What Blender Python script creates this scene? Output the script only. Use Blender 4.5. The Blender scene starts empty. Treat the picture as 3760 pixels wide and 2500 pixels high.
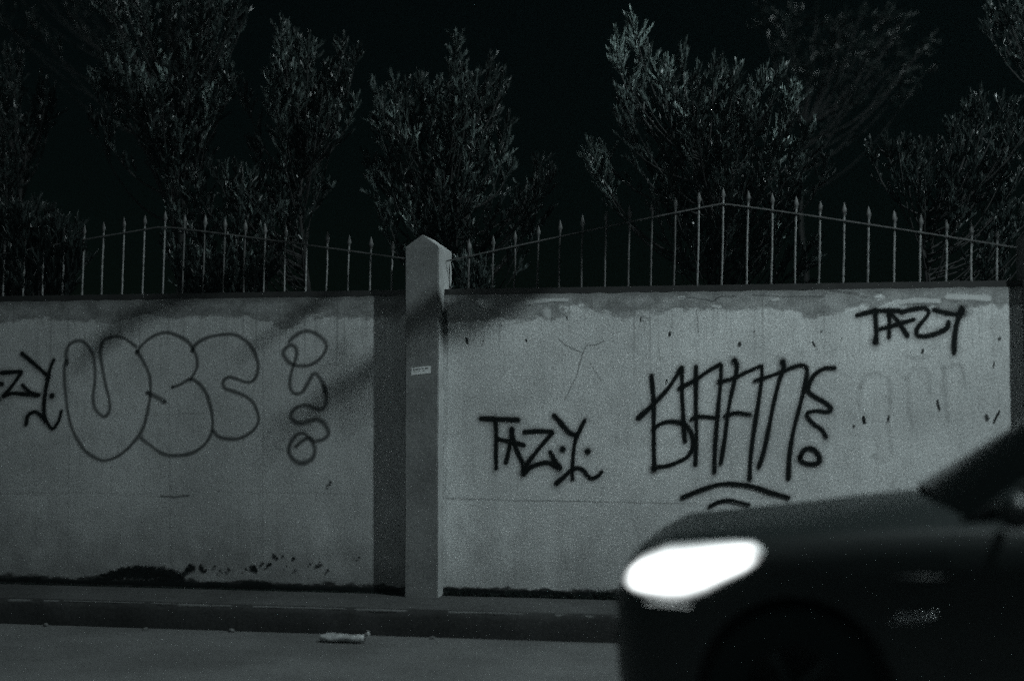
import bpy, bmesh, math, random
import numpy as np
from mathutils import Vector, Matrix

# ------------------------------------------------------------------ camera, sky, light, exposure
sc = bpy.context.scene
COL = sc.collection
CAM = Vector((0.0, -9.88, 1.52))
YAW, PITCH, FPX, CX, CY = math.radians(10.95), math.radians(2.52), 5222.0, 1880.0, 1250.0
cam_d = bpy.data.cameras.new('camera')
cam = bpy.data.objects.new('camera', cam_d); COL.objects.link(cam)
cam.location = CAM
cam.rotation_euler = (math.pi / 2 + PITCH, 0, YAW)
cam_d.sensor_width = 36.0
cam_d.lens = 36.0 * FPX / 3760.0
cam_d.clip_start, cam_d.clip_end = 0.1, 2000
cam_d.dof.use_dof = True
cam_d.dof.focus_distance = 10.35
cam_d.dof.aperture_fstop = 0.45
sc.camera = cam

world = bpy.data.worlds.new('World'); sc.world = world; world.use_nodes = True
wn, wl = world.node_tree.nodes, world.node_tree.links
for n in list(wn): wn.remove(n)
sky = wn.new('ShaderNodeTexSky'); sky.sky_type = 'NISHITA'; sky.sun_disc = False
sky.sun_elevation = math.radians(35); sky.sun_rotation = math.radians(120)
tint = wn.new('ShaderNodeMix'); tint.data_type = 'RGBA'; tint.blend_type = 'MULTIPLY'; tint.inputs[0].default_value = 1.0
tint.inputs[7].default_value = (0.62, 1.0, 0.72, 1)
bgn = wn.new('ShaderNodeBackground'); bgn.inputs[1].default_value = 0.0004
wo = wn.new('ShaderNodeOutputWorld')
wl.new(sky.outputs[0], tint.inputs[6]); wl.new(tint.outputs[2], bgn.inputs[0]); wl.new(bgn.outputs[0], wo.inputs[0])

moon_d = bpy.data.lights.new('moon', 'SUN'); moon_d.energy = 0.004; moon_d.angle = math.radians(0.5); moon_d.color = (0.8, 0.95, 1.0)
moon = bpy.data.objects.new('moon', moon_d); COL.objects.link(moon)
moon.rotation_euler = (math.radians(55), 0, math.radians(30))

sc.view_settings.view_transform = 'Standard'; sc.view_settings.look = 'None'
sc.view_settings.gamma = 1.0; sc.view_settings.exposure = 0.0; sc.view_settings.use_curve_mapping = False
sc.cycles.use_denoising = False
sc.cycles.use_adaptive_sampling = True; sc.cycles.adaptive_threshold = 0.08; sc.cycles.adaptive_min_samples = 14
sc.cycles.transparent_max_bounces = 24
sc.cycles.max_bounces = 4; sc.cycles.diffuse_bounces = 2; sc.cycles.glossy_bounces = 2; sc.cycles.volume_bounces = 0
sc.cycles.sample_clamp_indirect = 0.4

LAMP = Vector((3.6, -3.5, 8.2))     # head of the street lamp that lights the scene
rnd = random.Random(7)
ZW = 0.16                            # pavement level
ZT = 2.29                            # top of the wall

fw = Vector((-math.sin(YAW) * math.cos(PITCH), math.cos(YAW) * math.cos(PITCH), math.sin(PITCH)))
rt = Vector((math.cos(YAW), math.sin(YAW), 0)); upv = rt.cross(fw)
def at(px, py, Y=0.0):
    """surveyed point: where a sight line meets the vertical plane y = Y"""
    d = fw + rt * ((px - CX) / FPX) + upv * ((CY - py) / FPX)
    return CAM + d * ((Y - CAM.y) / d.y)
def on_floor(px, py, Z=0.0):
    d = fw + rt * ((px - CX) / FPX) + upv * ((CY - py) / FPX)
    return CAM + d * ((Z - CAM.z) / d.z)

# ------------------------------------------------------------------ materials
class NT:
    def __init__(s, name):
        s.m = bpy.data.materials.new(name); s.m.use_nodes = True
        s.t = s.m.node_tree; s.n = s.t.nodes; s.l = s.t.links
        s.b = s.n['Principled BSDF']; s.o = s.n['Material Output']
        s.g = None
    def pos(s):
        if s.g is None: s.g = s.n.new('ShaderNodeNewGeometry')
        return s.g.outputs['Position']
    def put(s, sock, v):
        if isinstance(v, (int, float)): sock.default_value = v
        elif isinstance(v, (tuple, list)): sock.default_value = tuple(v) + ((1,) if len(v) == 3 and len(sock.default_value) == 4 else ())
        else: s.l.new(v, sock)
    def math(s, op, a, b=0.0, c=None):
        n = s.n.new('ShaderNodeMath'); n.operation = op
        s.put(n.inputs[0], a); s.put(n.inputs[1], b)
        if c is not None: s.put(n.inputs[2], c)
        return n.outputs[0]
    def sep(s, v):
        n = s.n.new('ShaderNodeSeparateXYZ'); s.l.new(v, n.inputs[0]); return n.outputs
    def scale(s, v, xyz):
        n = s.n.new('ShaderNodeVectorMath'); n.operation = 'MULTIPLY'
        s.l.new(v, n.inputs[0]); n.inputs[1].default_value = xyz; return n.outputs[0]
    def noise(s, v, scale, detail=4, rough=0.55):
        n = s.n.new('ShaderNodeTexNoise'); s.l.new(v, n.inputs['Vector'])
        n.inputs['Scale'].default_value = scale; n.inputs['Detail'].default_value = detail; n.inputs['Roughness'].default_value = rough
        return n.outputs['Fac']
    def ramp(s, v, a, b, lo=0.0, hi=1.0, smooth=True):
        n = s.n.new('ShaderNodeMapRange'); n.interpolation_type = 'SMOOTHSTEP' if smooth else 'LINEAR'
        s.put(n.inputs[0], v); s.put(n.inputs[1], a); s.put(n.inputs[2], b); s.put(n.inputs[3], lo); s.put(n.inputs[4], hi)
        return n.outputs[0]
    def mix(s, f, a, b):
        n = s.n.new('ShaderNodeMix'); n.data_type = 'RGBA'
        s.put(n.inputs[0], f); s.put(n.inputs[6], a); s.put(n.inputs[7], b); return n.outputs[2]
    def mulc(s, col, f):
        n = s.n.new('ShaderNodeMix'); n.data_type = 'RGBA'; n.blend_type = 'MULTIPLY'; n.inputs[0].default_value = 1.0
        s.put(n.inputs[6], col); s.l.new(f, n.inputs[7]); return n.outputs[2]
    def bump(s, h, strength, dist):
        n = s.n.new('ShaderNodeBump'); n.inputs['Strength'].default_value = strength; n.inputs['Distance'].default_value = dist
        s.l.new(h, n.inputs['Height']); s.l.new(n.outputs[0], s.b.inputs['Normal'])
    def attr(s, name):
        n = s.n.new('ShaderNodeAttribute'); n.attribute_name = name; return n.outputs['Fac']
    def base(s, c): s.put(s.b.inputs['Base Color'], c)
    def rough(s, v): s.put(s.b.inputs['Roughness'], v)

def g(v, w=0.0): return (v * (0.97 - w), v, v * (1.0 + w))

def plain(name, c, rough=0.6, metal=0.0, coat=0.0, var=0.0, scale=8):
    t = NT(name); t.rough(rough); t.b.inputs['Metallic'].default_value = metal; t.b.inputs['Coat Weight'].default_value = coat
    t.b.inputs['Coat Roughness'].default_value = 0.08
    if var:
        f = t.ramp(t.noise(t.pos(), scale, 5), 0.3, 0.7, 1 - var, 1 + var)
        t.base(t.mulc(c, f))
    else: t.base(c)
    return t.m

def wall_mat(name, base, top_deep, dirt):
    t = NT(name); p = t.pos(); x, y, z = t.sep(p)
    big = t.noise(p, 1.1, 4); mid = t.noise(p, 6, 6, 0.65); fine = t.noise(p, 95, 4, 0.75)
    streak = t.noise(t.scale(p, (9, 1, 0.7)), 1.6, 5, 0.6)
    c = t.mix(t.ramp(big, 0.3, 0.72), g(base * 0.76), g(base * 1.08))
    c = t.mix(t.ramp(mid, 0.42, 0.75, 0, 0.5), c, g(base * 0.62))
    c = t.mix(t.ramp(streak, 0.5, 0.8, 0, 0.42), c, g(base * 0.5))
    # bare cement where the paint has come off below the coping
    d = t.math('SUBTRACT', ZT, z)
    n1 = t.noise(t.scale(p, (1.0, 1, 1.8)), 2.3, 7, 0.62)
    n2 = t.noise(t.scale(p, (1, 1, 1.3)), 7.5, 5, 0.6)
    xx = t.ramp(x, -2.4, -1.4, top_deep, 0.0)
    thr = t.math('ADD', t.math('ADD', t.math('MULTIPLY', n1, 0.40), xx), -0.065)
    thr = t.math('ADD', thr, t.math('MULTIPLY', t.math('SUBTRACT', n2, 0.5), 0.16))
    m_top = t.ramp(t.math('SUBTRACT', thr, d), -0.014, 0.02)
    cem = t.mix(t.ramp(n2, 0.35, 0.68), g(base * 0.16), g(base * 0.46))
    c = t.mix(t.math('MULTIPLY', m_top, 0.8), c, cem)
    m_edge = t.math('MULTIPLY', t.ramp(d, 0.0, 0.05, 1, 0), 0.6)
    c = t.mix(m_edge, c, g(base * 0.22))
    # run-off streaks from the coping
    s2 = t.noise(t.scale(p, (26, 1, 0.5)), 1.3, 3, 0.5)
    m_run = t.math('MULTIPLY', t.ramp(s2, 0.56, 0.74), t.ramp(d, 0.1, 0.85, 0.55, 0.0))
    c = t.mix(m_run, c, g(base * 0.3))
    # splash dirt at the foot
    h = t.math('SUBTRACT', z, ZW)
    n3 = t.noise(p, 4.0, 6, 0.65)
    m_low = t.ramp(t.math('SUBTRACT', t.math('MULTIPLY', n3, 1.0), h), -0.15, 0.55, 0, dirt)
    c = t.mix(m_low, c, g(base * 0.34))
    m_foot = t.ramp(t.math('SUBTRACT', t.math('MULTIPLY', n2, 0.13), h), -0.01, 0.015, 0, 0.9)
    c = t.mix(m_foot, c, g(0.012))
    # grain of the sprayed render coat
    sp = t.ramp(fine, 0.25, 0.75, 0.5, 1.48)
    c = t.mulc(c, sp)
    t.base(c); t.rough(0.9); t.b.inputs['Specular IOR Level'].default_value = 0.15
    t.bump(t.math('ADD', t.math('MULTIPLY', fine, 0.5), mid), 0.5, 0.008)
    return t.m

def cement_mat(name, base, grain=0.3, sc_=70, big=2.0, rough=0.92):
    t = NT(name); p = t.pos()
    a = t.noise(p, big, 5, 0.6); b = t.noise(p, sc_, 4, 0.75); m = t.noise(p, 11, 5, 0.6)
    c = t.mix(t.ramp(a, 0.28, 0.72), g(base * 0.72), g(base * 1.2))
    c = t.mix(t.ramp(m, 0.5, 0.8, 0, 0.4), c, g(base * 0.5))
    c = t.mulc(c, t.ramp(b, 0.25, 0.75, 1 - grain, 1 + grain))
    t.base(c); t.rough(rough); t.b.inputs['Specular IOR Level'].default_value = 0.2
    t.bump(t.math('ADD', b, t.math('MULTIPLY', m, 0.7)), 0.4, 0.006)
    return t.m

def paint_mat(name, col, amax, soft0=0.45, speck=0.28, scale=160):
    t = NT(name); p = t.pos()
    e = t.attr('edge'); n = t.noise(p, scale, 3, 0.7)
    e2 = t.math('ADD', e, t.math('MULTIPLY', t.math('SUBTRACT', n, 0.5), speck * 2))
    # the rim itself always fades out
    a = t.math('MULTIPLY', t.ramp(e2, soft0, 1.0, amax, 0.0), t.ramp(e, 0.8, 1.0, 1.0, 0.0))
    t.base(col); t.rough(0.75); t.b.inputs['Specular IOR Level'].default_value = 0.2
    t.put(t.b.inputs['Alpha'], a)
    return t.m

def leaf_mat(name, c):
    t = NT(name); p = t.pos()
    n = t.noise(p, 3.0, 3); n2 = t.noise(p, 60, 2)
    f = t.math('MULTIPLY', t.ramp(n, 0.3, 0.7, 0.55, 1.3), t.ramp(n2, 0.3, 0.7, 0.6, 1.5))
    t.base(t.mulc(c, f)); t.rough(0.42); t.b.inputs['Specular IOR Level'].default_value = 0.5
    return t.m

M = {}
M['wall_r'] = wall_mat('pale_wall_paint', 0.60, 0.09, 0.5)
M['wall_l'] = wall_mat('dull_wall_paint', 0.44, 0.02, 0.75)
M['pillar_side_lit'] = cement_mat('lamp_lit_pillar_side', 0.40, 0.28, 90)
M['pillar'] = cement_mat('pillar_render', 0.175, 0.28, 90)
M['road'] = cement_mat('worn_road_surface', 0.125, 0.6, 75, 0.9)
M['pave'] = cement_mat('pavement_cement', 0.066, 0.55, 70, 1.4)
M['kerb'] = cement_mat('dirty_kerb', 0.03, 0.35, 50, 1.2)
M['kerb_worn'] = paint_mat('worn_kerb_edge', g(0.15), 0.8, 0.0, 0.4, 40)
M['soil'] = cement_mat('garden_soil', 0.03, 0.3, 30)
M['ground'] = cement_mat('far_ground', 0.05, 0.3, 20)
M['black_spray'] = paint_mat('black_spray_paint', (0.004, 0.006, 0.006), 1.0, 0.28, 0.2)
M['grey_spray'] = paint_mat('thin_grey_spray_paint', (0.012, 0.016, 0.016), 0.60, 0.0, 0.3)
M['overspray'] = paint_mat('black_overspray', (0.006, 0.008, 0.008), 0.30, 0.0, 0.35)
M['grey_spray_soft'] = paint_mat('misty_grey_spray_paint', (0.014, 0.018, 0.018), 0.60, 0.0, 0.3)
M['ghost'] = paint_mat('faded_spray_paint', (0.03, 0.035, 0.035), 0.11, 0.05, 0.3)
M['crack'] = paint_mat('hairline_crack', (0.02, 0.022, 0.022), 0.42, 0.2, 0.45, 40)
M['joint'] = paint_mat('render_joint', (0.03, 0.034, 0.034), 0.12, 0.0, 0.5, 14)
M['joint_r'] = paint_mat('cracked_render_joint', (0.03, 0.034, 0.034), 0.26, 0.0, 0.7, 9)
M['chip'] = paint_mat('paint_chip', (0.012, 0.015, 0.015), 0.9, 0.35, 0.3, 90)
M['pale_chip'] = paint_mat('pale_paint_flake', g(0.62), 0.7, 0.3, 0.4, 60)
M['mould'] = paint_mat('black_mould', (0.006, 0.008, 0.008), 0.92, 0.15, 0.75, 40)
M['iron'] = plain('weathered_iron', g(0.17), 0.55, 0.0, var=0.45, scale=30)
M['iron_shade'] = plain('shade_darkened_iron', g(0.07), 0.75, 0.0, var=0.5, scale=14)  # for bars dimmed by foliage: the shade is put into the colour
M['iron_tip'] = plain('cast_iron_tip', g(0.08), 0.6, 0.0, var=0.4, scale=30)
M['iron_rail'] = plain('rusty_iron', g(0.05), 0.7, 0.0, var=0.4, scale=20)
M['iron_dark'] = plain('black_angle_iron', g(0.012), 0.6, 0.0, var=0.3)
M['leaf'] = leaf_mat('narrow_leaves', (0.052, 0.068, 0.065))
M['leaf_shade'] = leaf_mat('shaded_leaves', (0.015, 0.021, 0.020))  # same leaf darkened: shade inside the crowns is put into the colour
M['leaf_lit'] = leaf_mat('lit_leaves', (0.125, 0.16, 0.152))  # same leaf brightened: lamplight on the tips is put into the colour
M['leaf_d'] = leaf_mat('shaded_dull_leaves', (0.009, 0.013, 0.012))  # darkest copy, the far trees' lack of light put into the colour
M['bark'] = plain('bark', g(0.014), 0.9, var=0.4, scale=20)
M['moss'] = leaf_mat('moss_and_weeds', (0.016, 0.022, 0.020))
M['sticker'] = plain('white_paper', g(0.62), 0.7, var=0.12, scale=60)
M['ink'] = plain('printed_ink', g(0.06), 0.7)
M['bag'] = plain('crumpled_white_plastic', g(0.36), 0.5, var=0.35, scale=30)
M['pebble'] = plain('pebble_grey', g(0.11), 0.9, var=0.3, scale=40)
M['carpaint'] = plain('black_car_paint', (0.006, 0.010, 0.010), 0.5, 0.0, 0.25)
M['carpaint'].node_tree.nodes['Principled BSDF'].inputs['Coat Roughness'].default_value = 0.3
M['carpaint'].node_tree.nodes['Principled BSDF'].inputs['Specular IOR Level'].default_value = 0.35
M['trim'] = plain('black_plastic_trim', (0.006, 0.008, 0.008), 0.6)
M['glass'] = plain('dark_window_glass', (0.003, 0.004, 0.004), 0.25)
M['glass'].node_tree.nodes['Principled BSDF'].inputs['Specular IOR Level'].default_value = 0.2
M['tyre'] = plain('tyre_rubber', (0.008, 0.012, 0.012), 0.95)
M['tyre'].node_tree.nodes['Principled BSDF'].inputs['Specular IOR Level'].default_value = 0.1
M['rim'] = plain('black_alloy', (0.012, 0.017, 0.017), 0.7)
M['rim'].node_tree.nodes['Principled BSDF'].inputs['Specular IOR Level'].default_value = 0.2
M['chrome'] = plain('chrome', (0.85, 0.87, 0.88), 0.28, 1.0)
M['steel'] = plain('galvanised_steel', g(0.35), 0.5, 0.6, var=0.2)
def emit(name, c, s):
    t = NT(name); t.b.inputs['Emission Color'].default_value = (*c, 1); t.b.inputs['Emission Strength'].default_value = s
    t.base((0.8, 0.8, 0.8)); return t.m
def headlight_mat():
    t = NT('lit_headlight'); e = t.attr('edge')
    t.base((0.6, 0.62, 0.62)); t.rough(0.2)
    t.b.inputs['Emission Color'].default_value = (0.95, 1.0, 1.0, 1)
    t.put(t.b.inputs['Emission Strength'], t.ramp(e, 0.35, 1.0, 3.2, 0.04))
    return t.m
M['headlight'] = headlight_mat()
M['strip'] = emit('glowing_bumper_reflection', (0.9, 1.0, 1.0), 0.3)  # reflection streaks on the bumper, made to glow
M['lamp_glow'] = emit('lit_lamp_diffuser', (0.84, 0.98, 1.0), 0.8)
M['lamp_glow'].cycles.emission_sampling = 'NONE'

# ------------------------------------------------------------------ object helpers
def link(o, parent=None):
    COL.objects.link(o)
    if parent is not None: o.parent = parent
    return o
def obj(name, data, mat, parent=None, smooth=False):
    """data: (verts, faces) or bmesh"""
    me = bpy.data.meshes.new(name)
    if isinstance(data, bmesh.types.BMesh):
        data.to_mesh(me); data.free()
    else: me.from_pydata([tuple(v) for v in data[0]], [], [tuple(f) for f in data[1]])
    if mat is not None: me.materials.append(mat)
    if smooth:
        for p in me.polygons: p.use_smooth = True
    me.update()
    return link(bpy.data.objects.new(name, me), parent)
def empty(name, loc=(0, 0, 0)):
    o = bpy.data.objects.new(name, None); o.location = loc; o.empty_display_size = 0.2
    COL.objects.link(o); return o
def tag(o, label=None, cat=None, group=None, kind=None):
    for k, v in (('label', label), ('category', cat), ('group', group), ('kind', kind)):
        if v: o[k] = v
    return o
def box(bm, x0, x1, y0, y1, z0, z1, bevel=0.0):
    vs = [bm.verts.new((x, y, z)) for x in (x0, x1) for y in (y0, y1) for z in (z0, z1)]
    fs = [bm.faces.new([vs[i] for i in f]) for f in ((0, 1, 3, 2), (4, 6, 7, 5), (0, 4, 5, 1), (2, 3, 7, 6), (0, 2, 6, 4), (1, 5, 7, 3))]
    if bevel:
        es = {e for f in fs for e in f.edges}
        bmesh.ops.bevel(bm, geom=list(es), offset=bevel, segments=1, affect='EDGES')
def boxo(name, dims, mat, parent=None, bevel=0.0):
    bm = bmesh.new(); box(bm, *dims, bevel=bevel)
    bmesh.ops.recalc_face_normals(bm, faces=bm.faces)
    return obj(name, bm, mat, parent)
def tube(pts, radii, seg=7, cap=True):
    """swept round tube -> verts, faces"""
    V, F = [], []
    pts = [Vector(p) for p in pts]; prev = None
    for i, p in enumerate(pts):
        t = (pts[min(i + 1, len(pts) - 1)] - pts[max(i - 1, 0)]).normalized()
        if prev is None:
            a = Vector((0, 0, 1)) if abs(t.z) < 0.9 else Vector((1, 0, 0))
            u = t.cross(a).normalized()
        else: u = (prev - t * prev.dot(t)).normalized()
        prev = u; w = t.cross(u)
        r = radii[i] if isinstance(radii, (list, tuple)) else radii
        for k in range(seg):
            an = 2 * math.pi * k / seg
            V.append(p + (u * math.cos(an) + w * math.sin(an)) * r)
    for i in range(len(pts) - 1):
        for k in range(seg):
            a = i * seg + k; b = i * seg + (k + 1) % seg
            F.append((a, b, b + seg, a + seg))
    if cap:
        F.append(tuple(range(seg))[::-1]); F.append(tuple(range((len(pts) - 1) * seg, len(pts) * seg)))
    return V, F
def join(parts):
    V, F = [], []
    for v, f in parts:
        o = len(V); V += list(v); F += [tuple(i + o for i in q) for q in f]
    return V, F
def catmull(P, step=0.014, closed=False):
    P = [Vector(p) for p in P]
    if len(P) == 2:
        n = max(2, int((P[1] - P[0]).length / step)); return [P[0].lerp(P[1], i / n) for i in range(n + 1)]
    out = []
    for i in range(len(P) - 1):
        p0 = P[i - 1] if i else (P[-2] if closed else P[0] * 2 - P[1])
        p1, p2 = P[i], P[i + 1]
        p3 = P[i + 2] if i + 2 < len(P) else (P[1] if closed else P[-1] * 2 - P[-2])
        n = max(2, int((p2 - p1).length / step))
        for k in range(n):
            t = k / n
            out.append(0.5 * ((2 * p1) + (p2 - p0) * t + (2 * p0 - 5 * p1 + 4 * p2 - p3) * t * t + (3 * p1 - p0 - 3 * p2 + p3) * t ** 3))
    out.append(P[-1]); return out

def ribbons(name, strokes, mat, parent, y0=-0.0022, to3=None):
    """strokes: list of (2D points (x, z), width or (w0, w1)) painted on the wall face; soft rim carried in the 'edge' attribute"""
    V, F, E = [], [], []
    jr = random.Random(len(strokes) * 13 + int(strokes[0][0][0][0] * 100))
    for k, (pts, w) in enumerate(strokes):
        pts = [Vector((p[0], p[1])) for p in pts]
        dots = len(pts) == 1
        y = y0 - 0.00025 * k
        P = [pts[0]] if dots else catmull(pts, 0.012)
        n = len(P)
        w0, w1 = w if isinstance(w, tuple) else (w, w)
        cols = (-1, -0.5, 0, 0.5, 1)
        rows = []
        tn0 = tn1 = Vector((1, 0))
        if not dots:
            for i, p in enumerate(P):
                t = (P[min(i + 1, n - 1)] - P[max(i - 1, 0)])
                t = t.normalized() if t.length > 1e-9 else Vector((1, 0))
                if i == 0: tn0 = t
                tn1 = t
                nn = Vector((-t.y, t.x))
                hw = 0.5 * (w0 + (w1 - w0) * i / max(1, n - 1)) * (1 + 0.12 * math.sin(i * 0.13 + k * 1.7) + 0.07 * math.sin(i * 0.37 + k) + jr.uniform(-0.03, 0.03))
                row = []
                for c in cols:
                    q = p + nn * (c * hw); row.append(len(V)); V.append((q.x, y, q.y)); E.append(abs(c))
                rows.append(row)
            for a, b in zip(rows, rows[1:]):
                for j in range(4): F.append((a[j], a[j + 1], b[j + 1], b[j]))
        ends = [(P[0], -tn0, w0), (P[-1], tn1, w1)] if not dots else [(P[0], Vector((1, 0)), w0), (P[0], Vector((-1, 0)), w0)]
        for p, t, ww in ends:                                   # round ends
            hw = 0.5 * ww; nn = Vector((-t.y, t.x))
            ci = len(V); V.append((p.x, y, p.y)); E.append(0.0); ring_i, ring_o = [], []
            for a in range(9):
                an = -math.pi / 2 + math.pi * a / 8
                dvec = t * math.cos(an) + nn * math.sin(an)
                for ring, s in ((ring_i, 0.5), (ring_o, 1.0)):
                    q = p + dvec * (hw * s); ring.append(len(V)); V.append((q.x, y, q.y)); E.append(s)
            for a in range(8):
                F.append((ci, ring_i[a], ring_i[a + 1])); F.append((ring_i[a], ring_o[a], ring_o[a + 1], ring_i[a + 1]))
    if to3: V = [to3(v) for v in V]
    o = obj(name, (V, F), mat, parent)
    at_ = o.data.attributes.new('edge', 'FLOAT', 'POINT'); at_.data.foreach_set('value', E)
    o.visible_shadow = True
    return o

def wx(px, py, Y=0.0):
    p = at(px, py, Y); return (p.x, p.z)
def crop(ox, oy, s):
    def f(*pts): return [wx(ox + x / s, oy + y / s) for x, y in pts]
    return f
PXM = 505.0     # about this many photo pixels per metre on the wall

# ------------------------------------------------------------------ ground, road, pavement, kerb
def sheet(name, x0, x1, y0, y1, z, mat, nx=1, ny=1, rough=0.0):
    V, F = [], []
    for j in range(ny + 1):
        for i in range(nx + 1):
            V.append((x0 + (x1 - x0) * i / nx, y0 + (y1 - y0) * j / ny, z + (rnd.uniform(-rough, rough) if 0 < i < nx and 0 < j < ny else 0)))
    for j in range(ny):
        for i in range(nx):
            a = j * (nx + 1) + i; F.append((a, a + 1, a + nx + 2, a + nx + 1))
    return tag(obj(name, (V, F), mat, smooth=True), kind='structure')
sheet('ground', -600, 600, -600, 600, -0.03, M['ground'])
sheet('road', -40, 40, -8.6, -0.83, 0.0, M['road'], 160, 24, 0.004)
KY = -0.83
# pavement with a rounded, chipped edge
def lathe_x(prof, x0, x1, n, jitter, seed):
    r = random.Random(seed); V, F = [], []; m = len(prof)
    for i in range(n + 1):
        x = x0 + (x1 - x0) * i / n
        a, b = r.uniform(-jitter, jitter), r.uniform(-jitter, jitter)
        for j, (y, z, k) in enumerate(prof): V.append((x, y + a * k, z + b * k))
    for i in range(n):
        for j in range(m - 1): F.append((i * m + j, (i + 1) * m + j, (i + 1) * m + j + 1, i * m + j + 1))
    return V, F
pav = obj('pavement', lathe_x([(KY + 0.13, ZW, 0.2), (KY + 0.3, ZW + 0.002, 1), (-0.3, ZW + 0.003, 1), (0.02, ZW, 0)], -40, 40, 400, 0.004, 3), M['pave'], smooth=True)
tag(pav, kind='structure')
kb = obj('kerb', lathe_x([(KY, -0.02, 0), (KY + 0.004, 0.05, 1), (KY + 0.012, ZW - 0.035, 1), (KY + 0.022, ZW - 0.012, 1), (KY + 0.045, ZW - 0.001, 1), (KY + 0.13, ZW + 0.001, 0.1)], -40, 40, 900, 0.011, 5), M['kerb'], smooth=True)
tag(kb, kind='structure')
# scuffed paler stretches of the kerb's edge
worn = []
for px, ww, lw in ((80, 0.07, 0.35), (770, 0.06, 0.36), (1240, 0.05, 1.0), (1440, 0.07, 0.35), (1830, 0.05, 0.5), (2210, 0.07, 0.4), (430, 0.03, 0.8)):
    c = on_floor(px, 2215, ZW)
    worn.append(([(c.x - lw / 2, 0.0), (c.x, rnd.uniform(-0.008, 0.008)), (c.x + lw / 2, 0.0)], (ww, ww * 0.7)))
def kerb_wrap(v):      # u along x, v over the rounded edge
    x, k, s = v[0], v[1], v[2]
    n = (-0.0022 - k) * 1.0
    if s >= 0: return (x, KY + 0.04 + s, ZW + 0.004 + n)
    return (x, KY + 0.04 + s * 0.75, ZW + 0.004 + n + s * 0.55)
ribbons('worn_edge', worn, M['kerb_worn'], kb, to3=kerb_wrap)
# garden soil behind the wall
sheet('garden_soil', -30, 30, 0.17, 40, 0.12, M['soil'], 40, 30, 0.05)

# ------------------------------------------------------------------ walls and pillars
X1L, X1R = at(1487, 1500, -0.15).x, at(1628, 1500, 0).x
SP = at(3775, 1500, -0.15).x - X1L       # pillar spacing
PW = X1R - X1L
def pillar(x, label, seen=True):
    e = empty('wall_pillar', (x + PW / 2, 0.05, ZW))
    tag(e, label, 'pillar', 'pillars of the boundary wall')
    h, w = 2.465 , PW / 2
    bm = bmesh.new()
    n = 14; rows = []
    V = lambda *a: bm.verts.new(a)
    yf, yb = -0.20, 0.20
    prof = []
    for i in range(n + 1):
        z = h * i / n
        j = 0.0025
        prof.append([V(-w + rnd.uniform(-j, j), yf, z), V(w + rnd.uniform(-j, j), yf, z), V(w + rnd.uniform(-j, j), yb, z), V(-w, yb, z)])
    for a, b in zip(prof, prof[1:]):
        for k in range(4): bm.faces.new((a[k], a[(k + 1) % 4], b[(k + 1) % 4], b[k]))
    t = prof[-1]
    pf, pb = V(0, yf + 0.005, h + 0.088), V(0, yb - 0.005, h + 0.088)
    bm.faces.new((t[0], t[1], pf)); bm.faces.new((t[2], t[3], pb))
    bm.faces.new((t[1], t[2], pb, pf)); bm.faces.new((t[3], t[0], pf, pb))
    bmesh.ops.recalc_face_normals(bm, faces=bm.faces)
    bmesh.ops.bevel(bm, geom=[ed for ed in bm.edges if ed.is_manifold and ed.calc_face_angle(0) > 0.5], offset=0.006, segments=2, affect='EDGES')
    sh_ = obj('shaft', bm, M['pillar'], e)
    sh_.data.materials.append(M['pillar_side_lit'])              # lamp brightness on side and roof slope is put into a paler colour
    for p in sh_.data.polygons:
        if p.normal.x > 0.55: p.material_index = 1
    return e
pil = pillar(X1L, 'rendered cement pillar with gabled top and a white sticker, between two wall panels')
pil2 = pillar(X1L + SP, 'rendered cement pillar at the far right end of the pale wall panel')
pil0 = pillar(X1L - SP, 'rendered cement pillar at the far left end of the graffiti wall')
# sticker on the pillar's street face
def local(o, e): o.matrix_parent_inverse = Matrix.Translation(-Vector(e.location))
sc0, sc1 = at(1511, 1349, -0.152), at(1581, 1367, -0.152)
sx, sz = (sc0.x + sc1.x) / 2, (at(1545, 1360, -0.152)).z
bm = bmesh.new(); box(bm, -0.070, 0.070, -0.0006, 0.0006, -0.026, 0.026)
for v in bm.verts: v.co.z += 0.10 * v.co.x
stk = obj('sticker', bm, M['sticker'], pil); stk.location = Vector((sx, -0.1515, sz)) - Vector(pil.location)
bm = bmesh.new()
for i in range(9):
    x = -0.055 + i * 0.0125
    box(bm, x, x + rnd.uniform(0.006, 0.011), -0.0012, -0.0008, 0.008 + rnd.uniform(-.002, .002), 0.016)
for i in range(3):
    x = -0.05 + i * 0.03; box(bm, x, x + 0.015, -0.0012, -0.0008, -0.006, -0.002)
for v in bm.verts: v.co.z += 0.10 * v.co.x
obj('print', bm, M['ink'], stk)

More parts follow.
